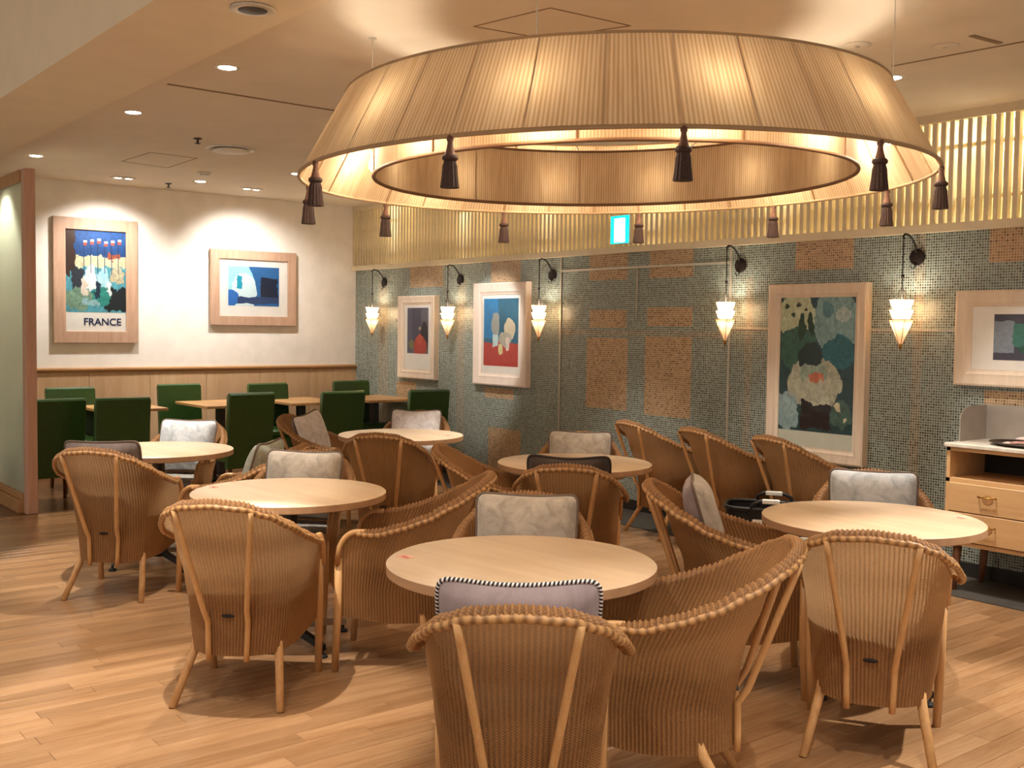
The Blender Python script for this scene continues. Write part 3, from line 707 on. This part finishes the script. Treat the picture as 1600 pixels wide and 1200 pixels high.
def square_table():
    root = thing('square_table', '', 'table')
    auto(MB().bbox((0, 0, .727), (.78, .60, .026), .003).build('table_top', 'square_oak', root), 30)
    MB().bbox((0, 0, .38), (.075, .075, .67), .004).build('column', 'column_metal', root)
    MB().bbox((0, 0, .018), (.34, .36, .02), .006).build('base_plate', 'dark_metal', root)
    MB().bbox((0, 0, .705), (.3, .3, .018), .003).build('mounting_plate', 'dark_metal', root)
    return root
st0 = square_table()
for i, (y, lab) in enumerate(((-.335, 'small oak table touching the mosaic wall between green chairs'), (-1.20, 'small oak table below the blue picture between green chairs'), (-2.06, 'small oak table below the gap between the two pictures'), (-3.02, 'small oak table below the harbour poster, mostly hidden by green chairs'))):
    o = st0 if i == 0 else copy_tree(st0); o.location = (.98, y, 0); tag(o, lab, 'table', 'small oak tables along the panelling')

# ------------------------------------------------------------------ framed pictures
def frame_mesh(w, h, fw, depth, lip):
    """mitred moulding in local x,z; front faces -y"""
    mb = MB(); prof = [(0, 0), (0, -depth*.92), (.012, -depth), (fw*.55, -depth*.80), (fw*.72, -depth*.86), (fw-.006, -depth*.62), (fw, -depth*.60), (fw, -.004)] if lip else \
        [(0, 0), (0, -depth+.003), (.003, -depth), (fw-.004, -depth), (fw, -depth+.004), (fw, -.004)]
    n = len(prof); vs = []; fs = []
    for cx, cz in ((-1, -1), (1, -1), (1, 1), (-1, 1)):
        for o_, y in prof: vs.append((cx*(w/2-o_), y, cz*(h/2-o_)))
    for k in range(4):
        for i in range(n-1): a, b = k*n, ((k+1) % 4)*n; fs.append((a+i, b+i, b+i+1, a+i+1))
    return mb.add(vs, fs)
def picture(center, face, w, h, fw, depth, lip, fmat, mat, art, mount, margins, label, tilt=0):
    """face: 'Y' on the mosaic wall (front to -y), 'X' on the left wall (front to +x)"""
    rz = 0 if face == 'Y' else PI/2
    root = thing('framed_picture', label, 'picture', center, rz); root.rotation_euler = (math.radians(tilt), 0, rz)
    auto(frame_mesh(w, h, fw, depth, lip).build('frame', fmat, root), 30)
    iw, ih = w-2*fw, h-2*fw; yb = -depth*.5
    MB().box((0, yb/2-.001, 0), (iw+.008, -yb, ih+.008)).build('mount', mount, root)
    l, r, b, t_ = margins; x0, x1, z0, z1 = -iw/2+l, iw/2-r, -ih/2+b, ih/2-t_; y = yb-.0025
    new_obj('print', [(x0, y, z0), (x1, y, z0), (x1, y, z1), (x0, y, z1)], [(0, 1, 2, 3)], art, root, False, [(0, 0), (1, 0), (1, 1), (0, 1)])
    yg = yb-.012
    new_obj('glass_pane', [(-iw/2, yg, -ih/2), (iw/2, yg, -ih/2), (iw/2, yg, ih/2), (-iw/2, yg, ih/2)], [(0, 1, 2, 3)], 'picture_glass', root)
    return root, (x0, x1, z0, z1, y)
def on_y(a, b, y): p, q = at_y(*a, y), at_y(*b, y); return (p+q)/2, abs(q.x-p.x), abs(p.z-q.z)
c, w, h = on_y((621, 463), (677, 594), -.065); picture((c.x, 0, c.z), 'Y', w, h, .095, .065, True, 'frame_pale', None, 'art_arch', 'mount_white', (.06, .05, .17, .03), 'narrow picture with a red shape between grey arches, between two sconces')
c, w, h = on_y((739.5, 443), (820, 606), -.065); picture((c.x, 0, c.z), 'Y', w, h, .115, .065, True, 'frame_white', None, 'art_red', 'mount_white', (.025, .03, .07, .035), 'spotlit picture with a red table field and blue ground in a white frame')
c, w, h = on_y((1201, 445), (1346, 731), -.06); picture((c.x, 0, c.z), 'Y', w, h, .095, .06, True, 'frame_pale', None, 'art_teal', 'print_margin', (.0, .0, .11, .0), 'tall picture of dark teal foliage around a pale disc, in a pale wood frame')
p = at_y(1493.5, 454, -.06); q = at_y(1489, 601, -.06); hh = p.z-q.z; ww_ = 1.02
picture((p.x+ww_/2, 0, (p.z+q.z)/2), 'Y', ww_, hh, .10, .06, True, 'frame_pale', None, 'art_interior', 'mount_white', (.135, .135, .06, .045), 'wide picture with a broad white mount hanging over the drawer cabinet')
def on_x(a, b, x): p, q = at_x(*a, x), at_x(*b, x); return (p+q)/2, abs(q.y-p.y), abs(p.z-q.z)
c, w, h = on_x((82, 337), (215, 536), .035)
root, (x0, x1, z0, z1, y) = picture((0.012, c.y, c.z), 'X', w, h, .115, .035, False, 'frame_washed', None, 'art_harbour', 'mount_white', (.0, .0, .185, .0), 'tall harbour poster reading FRANCE in a washed wood frame')
cu = bpy.data.curves.new('lettering', 'FONT'); cu.body = 'FRANCE'; cu.size = .098; cu.align_x = 'CENTER'; cu.align_y = 'CENTER'; cu.extrude = .0006; cu.offset = .0016
cu.materials.append(MATS['letter_navy']); lo = bpy.data.objects.new('lettering', cu); C.objects.link(lo)
bpy.context.view_layer.update(); me = bpy.data.meshes.new_from_object(lo.evaluated_get(bpy.context.evaluated_depsgraph_get())); bpy.data.objects.remove(lo)
lo = bpy.data.objects.new('lettering', me); C.objects.link(lo); lo.parent = root; lo.rotation_euler = (PI/2, 0, 0); lo.location = (.06, y-.0012, z0-.096)
for k in range(6):     # flag poles with small tricolour pennants, an own loose harbour scene
    xx = x0+(x1-x0)*(.30+.115*k); zb = z0+(z1-z0)*(.46+.02*(k % 2)); zt = z0+(z1-z0)*(.90+.015*(k % 3))
    pl = MB().box((xx, y-.001, (zb+zt)/2), (.006, .001, zt-zb)).build('painted_mast', 'letter_navy', root)
    MB().box((xx+.014, y-.0012, zt-.03), (.034, .001, .02)).build('painted_pennant', 'mount_white', pl); MB().box((xx+.012, y-.0012, zt-.056), (.034, .001, .026)).build('painted_pennant', 'sticker_red', pl)
c, w, h = on_x((328.5, 388), (462, 509.5), .035)
picture((0.012, c.y, c.z), 'X', w, h, .10, .035, False, 'frame_washed', None, 'art_blue', 'mount_white', (.10, .10, .11, .07), 'wide blue and white picture with a dark block, in a washed wood frame')

# ------------------------------------------------------------------ sconces
def sconce():
    root = thing('wall_sconce', '', 'wall lamp')
    pl = MB().lathe([(.054, 0), (.056, .006), (.05, .014), (.02, .02)], n=10).build('wall_plate', 'black_iron', root); pl.rotation_euler = (PI/2, 0, 0)
    pts = [Vector((0, -.015, .03)), Vector((0, -.035, .075)), Vector((-.005, -.065, .115)), Vector((-.01, -.10, .138)), Vector((-.01, -.135, .14)), Vector((-.01, -.155, .125)), Vector((-.01, -.15, .11))]
    MB().tube(pts, .0065, 8).build('arm', 'black_iron', root, True)
    hk = [Vector((0, -.02, -.055))+Vector((-.018+.018*math.cos(a), 0, .018*math.sin(a))) for a in [k*PI/8 for k in range(-9, 6)]]
    MB().tube(hk, .003, 6).build('scroll', 'black_iron', root, True)
    cx, cy = -.01, -.15
    MB().tube([(cx, cy, .12), (cx, cy, -.12), (cx, cy, -.27)], .004, 6).build('cord', 'black_iron', root, True)
    MB().sphere((cx, cy, -.125), .011).build('cord_knot', 'black_iron', root, True)
    for k in range(3):
        a = 2*PI*k/3; MB().tube([(cx, cy, -.2), (cx+.055*math.cos(a), cy+.055*math.sin(a), -.272)], .0018, 5).build('hanging_wire', 'black_iron', root, True)
    for z0, z1, r0, r1 in ((-.272, -.335, .078, .055), (-.335, -.40, .078, .052), (-.40, -.555, .078, .012)):
        n = 6; vs = []; fs = []
        for r, z in ((r0, z0), (r1, z1)):
            for k in range(n): a = 2*PI*k/n+.3; vs.append((cx+r*math.cos(a), cy+r*math.sin(a), z))
        for k in range(n): fs.append((k, (k+1) % n, n+(k+1) % n, n+k))
        tier = new_obj('shade_tier', vs, fs, 'sconce_paper', root)
        for k in range(n): MB().tube([vs[k], vs[n+k]], .0018, 4).build('wire', 'brass', tier)
        MB().tube([Vector(v) for v in vs[:n]], .0022, 4, False, None, True).build('hoop', 'brass', tier)
    MB().lathe([(.012, 0), (.009, -.02), (.0005, -.05)], (cx, cy, -.553), 8).build('finial', 'brass', root, True)
    MB().sphere((cx, cy, -.375), .019).build('bulb', 'bulb_glow', root, True)
    return root
sc0 = sconce()
sl = ['nearest the room corner', 'between the arched and red pictures', 'between the red picture and metal strip', 'before the tall teal picture', 'between the teal picture and wide picture']
for i, (px, py) in enumerate(((601, 442), (720, 437), (864, 430), (1158, 415), (1434, 402))):
    p = at_y(px, py, 0); o = sc0 if i == 0 else copy_tree(sc0); o.location = (p.x, -.001, p.z); tag(o, 'iron sconce with glowing tiered shade, '+sl[i], 'wall lamp', 'tiered wall sconces')
    lamp('sconce_light', 'POINT', (p.x-.01, -.15, p.z-.315), 3.6, WARM, .03)

# ------------------------------------------------------------------ exit sign
p, q = at_y(954.5, 338, -.09), at_y(983, 380, -.09); ex = thing('exit_sign', 'lit green and white emergency exit sign hung before the slat screen', 'sign', ((p.x+q.x)/2, -.07, (p.z+q.z)/2)); w, h = q.x-p.x, p.z-q.z
MB().bbox((0, 0, 0), (w, .04, h), .004).build('case', 'white_plastic', ex)
fc = MB().box((0, -.021, 0), (w*.97, .003, h*.97)).build('face', 'sign_teal', ex)
MB().box((0, -.0235, -.005), (w*.56, .002, h*.84)).build('doorway', 'sign_white', fc)
mb = MB()                                    # running figure
for a, b, r in (((-.008, .03), (.004, -.005), .010), ((.004, -.005), (.03, -.03), .008), ((.03, -.03), (.032, -.06), .007), ((.004, -.005), (-.018, -.03), .008), ((-.018, -.03), (-.04, -.034), .007), ((-.006, .026), (.022, .012), .006), ((-.006, .026), (-.03, .012), .006)):
    mb.tube([(a[0], -.0250, a[1]), (b[0], -.0250, b[1])], r*.28, 6)
mb.lathe([(.0035, 0), (.007, .003), (.0035, .006)], (-.014, -.0250, .046), 8); mb.build('running_figure', 'sign_teal', fc)
MB().tube([(0, .02, h/2-.01), (0, .06, h/2+.05)], .006, 6).build('bracket', 'strip_metal', ex)

# ------------------------------------------------------------------ ring lamp
RC = CAM+Vector((_w(Vector((.428, 4.8, 0))).x, _w(Vector((.428, 4.8, 0))).y, 0)); 
TX = _w(Vector((1, 0, 0))); TY = _w(Vector((0, 1, 0)))       # screen-right and screen-depth directions on the floor plan
RING = thing('ring_chandelier', 'huge ring-shaped pleated silk chandelier with brown tassels', 'chandelier', (RC.x, RC.y, 0))
tx, ty = .017, .006                                           # the ring hangs slightly out of level
def ringpt(r, a, z):                                          # a=0 toward the camera
    u, v = r*math.sin(a), -r*math.cos(a); d = TX*u+TY*v; return Vector((d.x, d.y, z+u*tx+v*ty))
ZB, ZTOP = 2.150, 2.497; RO, RTO, RI, RTI = 1.36, 1.168, 1.046, 1.046
def band(rb, rt, zb, zt, name, mat, n=288):
    vs = []; uv = []; fs = []; rows = 6
    for i in range(n+1):
        a = 2*PI*i/n
        for j in range(rows+1):
            k = j/rows; r = rb+(rt-rb)*k; vs.append(ringpt(r, a, zb+(zt-zb)*k)); uv.append((i/n, k))
    R1 = rows+1
    for i in range(n):
        for j in range(rows): fs.append((i*R1+j, (i+1)*R1+j, (i+1)*R1+j+1, i*R1+j+1))
    return new_obj(name, vs, fs, mat, RING, True, uv)
osh = band(RO, RTO, ZB, ZTOP, 'outer_shade', 'pleated_silk'); ish = band(RI, RTI, ZB+.012, ZTOP-.05, 'inner_shade', 'pleated_silk_lining')
def hoop(r, z, rad, name, par, mat='rattan_hoop'):
    MB().tube([ringpt(r, 2*PI*i/160, z) for i in range(160)], rad, 8, False, None, True).build(name, mat, par, True)
plain('rattan_hoop', '#a98a64', .6, 0, .05, 20); plain('hoop_brown', '#7d5a3c', .6, 0, .05, 20)
hoop(RO, ZB, .008, 'hem', osh); hoop(RTO, ZTOP, .006, 'top_hem', osh); hoop(RI, ZB+.012, .008, 'hem', ish, 'hoop_brown'); hoop(RTI, ZTOP-.05, .006, 'top_hem', ish, 'hoop_brown')
A0 = math.radians(4.5)
for k in range(33):
    a = A0+2*PI*k/33; MB().tube([ringpt(RO-.004, a, ZB), ringpt(RTO-.004, a, ZTOP)], .0035, 6).build('rib', 'rattan_hoop', RING)
for k in range(11):
    a = A0+2*PI*(k+.5)/11; MB().tube([ringpt(RI+.004, a, ZB+.012), ringpt(RTI+.004, a, ZTOP-.05)], .0035, 6).build('inner_rib', 'hoop_brown', RING)
    MB().tube([ringpt(RI, a, ZTOP-.05), ringpt(RTO, a, ZTOP)], .004, 6).build('spoke', 'strip_metal', RING)
for k in range(11):
    a = A0+2*PI*k/11; p = ringpt(RO+.002, a, ZB)
    o = thing('tassel', None, None, p); o.parent = RING
    for z0, prof, nm, m in ((0, [(.004, .004), (.011, -.004), (.013, -.012), (.009, -.022), (.012, -.04), (.018, -.062), (.022, -.068)], 'tassel_head', 'tassel_cord'), (0, [(.022, -.064), (.027, -.070), (.027, -.078), (.021, -.084)], 'tassel_collar', 'tassel_brown')):
        MB().lathe(prof, n=14).build(nm, m, o, True)
    vs = []; n = 28; fs = []
    for i, (r, z) in enumerate([(.018, -.08), (.024, -.10), (.026, -.13), (.030, -.165), (.031, -.172)]):
        for q in range(n): rr = r*(1+(.05 if q % 2 else -.05)); vs.append((rr*math.cos(2*PI*q/n), rr*math.sin(2*PI*q/n), z))
    for i in range(4):
        for q in range(n): fs.append((i*n+q, i*n+(q+1) % n, (i+1)*n+(q+1) % n, (i+1)*n+q))
    fs.append(tuple(range(4*n, 5*n))); new_obj('fringe', vs, fs, 'tassel_brown', o)
    for ch in o.children: pass
# flatten tassels to thing > part > sub-part: the head carries collar and fringe
for o in [q for q in C.objects if q.name.startswith('tassel') and q.type == 'EMPTY']:
    hd = [c_ for c_ in o.children if c_.name.startswith('tassel_head')][0]; loc = o.location.copy()
    for c_ in list(o.children):
        if c_ is not hd: c_.parent = hd
    hd.parent = RING; hd.location = loc; hd.name = 'tassel'; bpy.data.objects.remove(o)
for k, deg in enumerate((-18, 72, 162, 252)):
    a = math.radians(deg)+PI/2; p = ringpt(RTO, a, ZTOP); MB().tube([p, (p.x, p.y, ZC+.01)], .0025, 6).build('cable', 'strip_metal', RING)
    q = MB().lathe([(.018, ZC-.006), (.02, ZC-.002), (.02, ZC)], (p.x, p.y, 0), 12).build('ceiling_rose', 'strip_metal', RING)
for k in range(12):
    a = A0+2*PI*(k+.25)/12; p = ringpt(1.16, a, ZTOP-.215); 
    MB().sphere(p, (.022, .034)).build('bulb', 'bulb_glow', RING, True); MB().lathe([(.013, .03), (.014, .075), (.008, .08)], p, 10).build('bulb_socket', 'white_plastic', RING, True)
    lamp('ring_bulb', 'POINT', (RC.x+p.x, RC.y+p.y, p.z), 9, (1, .87, .69), .035)

# ------------------------------------------------------------------ ceiling fittings
def downlight(loc, label, two=False, glow=True):
    root = thing('downlight', label, 'ceiling light', loc, 0, 'recessed ceiling spots')
    xs = (-.05, .05) if two else (0,)
    if two: MB().bbox((0, 0, -.004), (.09, .22, .008), .003).build('trim_plate', 'white_plastic', root)
    for x in xs:
        r = .032 if two else .048
        MB().lathe([(r, -.012), (r+.006, -.010), (r+.008, 0)] if two else [(r, -.004), (r+.016, -.006), (r+.02, 0)], (0, x, 0), 24).build('trim_ring', 'white_plastic', root, True)
        MB().lathe([(.0001, -.010 if two else -.004), (r*.7, -.013 if two else -.008), (r, -.012 if two else -.004)], (0, x, 0), 20).build('lens', 'downlight_glow', root, True)
    return root
DL = [((355, 105), 'row of the ceiling beam, over the middle tables'), ((208, 175), 'row of the ceiling beam, over the partition side table'), ((56, 243), 'row of the ceiling beam, over the oak post')]
for (px, py), l in DL:
    p = at_z(px, py, ZC); downlight((p.x, p.y, ZC), 'round lit ceiling spot in the '+l)
p4 = at_z(464, 271, ZC); downlight((p4.x, p4.y, ZC), 'round lit ceiling spot beside the edge of the ring chandelier, left')
p5 = at_z(1394, 121, ZC); downlight((p5.x, p5.y, ZC), 'round lit ceiling spot beside a chandelier cable, before the slat screen')
p6 = at_z(313, 283, ZC); downlight((p6.x, p6.y, ZC), 'round lit ceiling spot between the two twin spots')
downlight((.62, -2.86, ZC), 'twin lit ceiling spot aimed at the harbour poster', True); downlight((.72, -1.62, ZC), 'twin lit ceiling spot aimed at the blue picture', True)
p = at_z(360, 232, ZC); v = thing('ceiling_diffuser', 'round white air diffuser in the ceiling', 'air vent', (p.x, p.y, ZC))
MB().lathe([(.19, 0), (.195, -.006), (.165, -.012), (.155, -.004)], n=40).build('rim', 'white_plastic', v, True); MB().lathe([(.15, -.002), (.152, -.001)], n=40).build('throat', 'dark_inside', v); MB().lathe([(.0001, -.03), (.125, -.03), (.14, -.022), (.13, -.012)], n=40).build('disc', 'white_plastic', v, True)
p = at_z(395, 12, ZS); v = thing('ceiling_speaker', 'round grey grille in the ceiling beam', 'speaker', (p.x, p.y, ZS))
MB().lathe([(.085, 0), (.09, -.008), (.075, -.012)], n=32).build('rim', 'strip_metal', v, True); MB().lathe([(.0001, -.016), (.05, -.014), (.075, -.008)], n=32).build('grille', 'column_metal', v, True)
for px, py, lb in ((309, 216, 'beside the round air diffuser'), (242, 292, 'near the top of the poster wall')):
    p = at_z(px, py, ZC); p.x = max(p.x, .5); v = thing('sprinkler', 'small dark sprinkler head in the ceiling '+lb, 'sprinkler', (p.x, p.y, ZC)); MB().lathe([(.03, 0), (.032, -.006), (.012, -.012)], n=16).build('cup', 'column_metal', v, True); MB().lathe([(.008, -.01), (.008, -.035), (.022, -.037), (.022, -.041)], n=12).build('nozzle', 'column_metal', v, True)
p = at_z(319, 269, ZC); v = thing('smoke_detector', 'flat white smoke detector in the ceiling', 'smoke detector', (p.x, p.y, ZC)); MB().lathe([(.06, 0), (.06, -.014), (.05, -.02)], n=24).build('base', 'white_plastic', v, True); MB().lathe([(.04, -.02), (.04, -.032), (.03, -.036)], n=24).build('sensor', 'white_plastic', v, True)
p = at_z(1478, 72, ZC); v = thing('ceiling_plate', 'flat round cover plate in the ceiling near the slat screen', 'cover plate', (p.x, p.y, ZC)); MB().lathe([(.06, 0), (.062, -.005), (.05, -.008)], n=28).build('plate', 'ceiling_paint', v, True); MB().lathe([(.012, -.008), (.012, -.012)], n=10).build('screw', 'strip_metal', v)
p = at_z(1340, 70, ZC); v = thing('ceiling_plate', 'flat round cover plate in the ceiling behind the chandelier', 'cover plate', (p.x, p.y, ZC)); MB().lathe([(.06, 0), (.062, -.005), (.05, -.008)], n=28).build('plate', 'ceiling_paint', v, True); MB().lathe([(.012, -.008), (.012, -.012)], n=10).build('screw', 'strip_metal', v)
# seams, hatches and a slot in the ceiling
def seam(a, b, wd, nm, dz=.002, m='rail_oak'):
    a, b = at_z(*a, ZC), at_z(*b, ZC); d = b-a; L = d.length; an = math.atan2(d.y, d.x)
    struct(MB().box((0, 0, 0), (L, wd, dz*2)).build(nm, m), 'thin groove in the beige ceiling').location = ((a+b)/2)
    o = C.objects[-1]; o.rotation_euler = (0, 0, an)
plain('groove', '#8d7453', .8, 0, .05, 10)
seam((262, 131), (527, 173), .022, 'trim_8', .004, 'groove'); seam((1394, 103), (1640, 57), .014, 'trim_9', .003, 'groove'); seam((1518, 55), (1563, 67), .03, 'trim_10', .004, 'groove')
for nm, pts in (('trim_11', ((740, 41), (850, 60), (985, 40), (860, 12))), ('trim_12', ((190, 252), (262, 262), (308, 247), (235, 238)))):
    q = [at_z(*k, ZC) for k in pts]; mb = MB()
    for i in range(4):
        a, b = q[i], q[(i+1) % 4]; d = (b-a); n_ = Vector((-d.y, d.x, 0)).normalized()*.004
        mb.add([a-n_-Vector((0, 0, .002)), b-n_-Vector((0, 0, .002)), b+n_-Vector((0, 0, .002)), a+n_-Vector((0, 0, .002)), a-n_, b-n_, b+n_, a+n_], [(0, 1, 2, 3), (0, 4, 5, 1), (1, 5, 6, 2), (2, 6, 7, 3), (3, 7, 4, 0)])
    struct(mb.build(nm, 'groove'), 'thin square joint of an access hatch in the ceiling')

# ------------------------------------------------------------------ drawer cabinet, splash guard, tray
cl = at_y(1480, 692, -.45); CX, CW, CD, CT = cl.x, 1.25, .43, .868
cab = thing('drawer_cabinet', 'pale oak cabinet with an open shelf, two drawers and brass pulls', 'cabinet', (CX, -.02, 0))
mb = MB(); t_ = .022
for x_ in (t_/2, CW/2, CW-t_/2): mb.box((x_, -CD/2, .565), (t_, CD, .57))
for z_ in (.291, .655, .835): mb.box((CW/2, -CD/2, z_), (CW, CD, .022))
mb.box((CW/2, -.011, .56), (CW, .02, .55)); mb.build('carcass', 'cabinet_oak', cab)
MB().box((CW/2, -.03, .75), (CW-.05, .015, .16)).build('shelf_back', 'dark_inside', cab)
auto(MB().bbox((CW/2, -CD/2-.005, CT-.011), (CW+.02, CD+.03, .024), .004).build('worktop', 'counter_stone', cab), 30)
for col in (0, 1):
    x0 = t_+.004+col*(CW/2-t_/2); wdt = CW/2-t_*1.5-.008
    for zc_, hh in ((.56, .165), (.39, .165)):
        dr = auto(MB().bbox((x0+wdt/2, -CD-.004, zc_), (wdt, .02, hh), .003).build('drawer', 'cabinet_oak', cab), 30)
        cxd = x0+wdt*.40; y_ = -CD-.014
        hnd = MB().tube([(cxd-.05, y_, zc_+.02), (cxd-.048, y_-.022, zc_+.018), (cxd+.048, y_-.022, zc_+.018), (cxd+.05, y_, zc_+.02)], .004, 8).build('handle', 'brass', dr, True)
        o = MB().lathe([(.034, 0), (.034, .0025), (.03, .003)], n=24).build('backplate', 'rail_oak', dr); o.rotation_euler = (PI/2, 0, 0); o.location = (cxd, y_+.001, zc_+.005); o.scale = (1.0, .8, 1)
for x_ in (.06, CW-.06):
    for y_ in (-CD+.05, -.06): MB().tube([(x_, y_, .285), (x_+(-.02 if x_ < .5 else .02), y_, 0)], [.026, .016], 10).build('leg', 'leg_wood', cab, True)
gd = thing('splash_guard', 'folded grey metal splash guard with a rounded corner on the drawer cabinet', 'guard', (CX, -.02, CT+.001))
r_ = .1; pts = [(0, 0), (0, .13)]+[(.12-.12*math.cos(a), .13+.075*math.sin(a)) for a in [k*PI/16 for k in range(1, 9)]]+[(.30, .205), (.30, 0)]
mb = MB()
n = len(pts); g0 = MB(); vs = [(.012, -.32+p[0], p[1]) for p in pts]+[(.016, -.32+p[0], p[1]) for p in pts]
g0.add(vs, [tuple(range(n)), tuple(reversed(range(n, 2*n)))]+[(i, n+i, n+(i+1) % n, (i+1) % n) for i in range(n)]).build('side_wing', 'splash_metal', gd)
MB().box((.6, -.018, .1025), (1.176, .004, .205)).build('back_panel', 'splash_metal', gd)
p = at_z(1575, 692, CT); tr = thing('serving_tray', 'dark oval tray holding folded papers on the drawer cabinet', 'tray', (CX+.42, -.27, CT+.001))
vs = MB(); prof = [(.85, 0), (1, .018), (1.02, .018), (.88, .004), (.0001, .004)]
o = MB().lathe([(.17*r, z) for r, z in prof], n=40).build('tray_body', 'tray_dark', tr, True); o.scale = (1.45, .95, 1)
o = MB().tube([(.17*1.45*1.01*math.cos(2*PI*k/40), .17*.95*1.01*math.sin(2*PI*k/40), .018) for k in range(40)], .004, 6, False, None, True).build('tray_rim', 'tray_dark', tr, True)
for k, (x_, y_, a, m, lb) in enumerate(((-.08, .0, .2, 'paper', 'undermost'), (-.02, -.02, -.15, 'paper_pink', 'second lowest'), (.05, .02, .5, 'paper', 'third'), (.0, .01, .1, 'paper', 'topmost'))):
    o = MB().add([Vector((sx*.085, sy*.055, z+.003*math.sin(3*sx+k))) for z in (0, .008) for sx, sy in ((-1, -1), (0, -1), (1, -1), (1, 1), (0, 1), (-1, 1))], [(5, 4, 3, 2, 1, 0), (6, 7, 8, 9, 10, 11)]+[(i, (i+1) % 6, 6+(i+1) % 6, 6+i) for i in range(6)]).build('folded_paper', m)
    o.location = (CX+.42+x_, -.27+y_, CT+.008+k*.0112); o.rotation_euler = (0, 0, a); tag(o, 'folded pale paper on the dark tray, %s of the pile' % lb, 'paper', 'folded papers on the tray')

# ------------------------------------------------------------------ black strap basket
bp = at_z(1212, 790, .42)
bk = thing('strap_basket', 'black floor basket of broad straps with white slots', 'basket', (6.88, -1.18, 0), math.radians(35)); bw, bd, bh = .54, .34, .47
def bring(k, z, e=4):
    return [Vector((math.copysign(abs(math.cos(a))**(2/e), math.cos(a))*bw/2*k, math.copysign(abs(math.sin(a))**(2/e), math.sin(a))*bd/2*k, z)) for a in [2*PI*i/48 for i in range(48)]]
mb = MB(); rings = [bring(.86, 0), bring(.9, .01), bring(.96, bh*.5), bring(1, bh), bring(.97, bh), bring(.93, bh*.5), bring(.86, .02)]
vs = [p for r in rings for p in r]; fs = [(i*48+j, i*48+(j+1) % 48, (i+1)*48+(j+1) % 48, (i+1)*48+j) for i in range(6) for j in range(48)]+[tuple(reversed(range(48))), tuple(range(6*48, 7*48))]
auto(mb.add(vs, fs).build('body', 'basket_black', bk), 50)
MB().tube(bring(1.0, bh), .012, 8, False, None, True).build('rim', 'basket_black', bk, True)
for r in range(5):
    z = .06+r*.085; k = .90+.10*z/bh+.012
    for side in range(4):
        L = bw if side % 2 == 0 else bd; n = 4 if side % 2 == 0 else 3
        for j in range(n):
            u = (j+.5)/n-.5+(.06 if r % 2 else -.06)*.6; wdt = L*.42/n
            c_ = Vector((u*L*.86, -bd/2*k, z)) if side == 0 else Vector((bw/2*k, u*L*.8, z)) if side == 1 else Vector((u*L*.86, bd/2*k, z)) if side == 2 else Vector((-bw/2*k, u*L*.8, z))
            MB().bbox(c_, (wdt, .008, .026) if side % 2 == 0 else (.008, wdt, .026), .003).build('strap_loop', 'slot_white', bk)
for sg in (-1, 1):
    pts = [(sg*.02-.11, sg*(bd/2-.0), bh-.03), (-.10, sg*(bd/2+.0), bh+.03), (-.06, sg*bd/2, bh+.05), (.06, sg*bd/2, bh+.05), (.10, sg*bd/2, bh+.03), (.11, sg*bd/2, bh-.03)]
    hd = MB().tube(pts, .011, 8).build('handle', 'basket_black', bk, True); MB().bbox((0, sg*bd/2, bh+.05), (.10, .026, .026), .004).build('grip', 'slot_white', hd)

# ------------------------------------------------------------------ ceiling spots that light the room
def spot(px, py, tgt, w, ang, col=WHITE, z=ZC, bl=.45, sz=.025):
    p = at_z(px, py, z); return lamp('spot_light', 'SPOT', (p.x, p.y, z-.03), w, col, sz, tgt, ang, bl)
spot(355, 105, (5.9, -4.5, 0), 150, 50); spot(208, 175, (4.2, -3.85, 0), 260, 46); spot(56, 243, (1.5, -3.75, 0), 110, 80)
spot(464, 271, (2.4, -1.7, 0), 110, 60); spot(313, 283, (1.0, -2.2, 0), 70, 60)
spot(1394, 121, (7.9, -1.2, 0), 130, 56, NEUT)
for dy in (-.05, .05): lamp('spot_light', 'SPOT', (.66, -2.86+dy, ZC-.03), 52, NEUT, .04, (0.03, -2.85, 1.5), 112, 1); lamp('spot_light', 'SPOT', (.76, -1.62+dy, ZC-.03), 52, NEUT, .04, (0.03, -1.35, 1.5), 112, 1)
lamp('spot_light', 'SPOT', (7.25, -5.05, 3.37), 330, NEUT, .02, (6.95, -4.75, 0), 34, .35); lamp('spot_light', 'SPOT', (4.6, -5.3, 3.37), 90, NEUT, .02, (4.6, -5.1, 0), 40, .4)
# further unseen spots without fittings, added for light pools and general brightness
for x_, y_, tg, w_, an in ((5.0, -1.75, (4.4, -2.0, 0), 170, 46), (9.6, -3.95, (9.3, -4.0, 0), 70, 60), (9.5, -1.6, (9.05, -2.55, 0), 300, 50), (4.6, -1.1, (4.7, -.9, 0), 80, 60), (6.1, -1.1, (6.2, -.8, 0), 60, 60), (3.2, -1.4, (2.6, -.02, 1.4), 110, 34), (2.0, -1.4, (1.3, -.02, 1.3), 60, 36), (7.6, -1.3, (8.1, -.4, .9), 70, 50)):
    lamp('spot_light', 'SPOT', (x_, y_, ZC-.03), w_, NEUT, .025, tg, an, .5)
for x_, y_, w_ in ((4.2, -6.2, 45), (6.6, -6.2, 55), (8.6, -5.7, 80), (10.6, -5.2, 100), (10.8, -7.4, 100)):
    lamp('spot_light', 'SPOT', (x_, y_, 3.37), w_, WHITE, .03, (x_, y_+.3, 0), 100, .6)
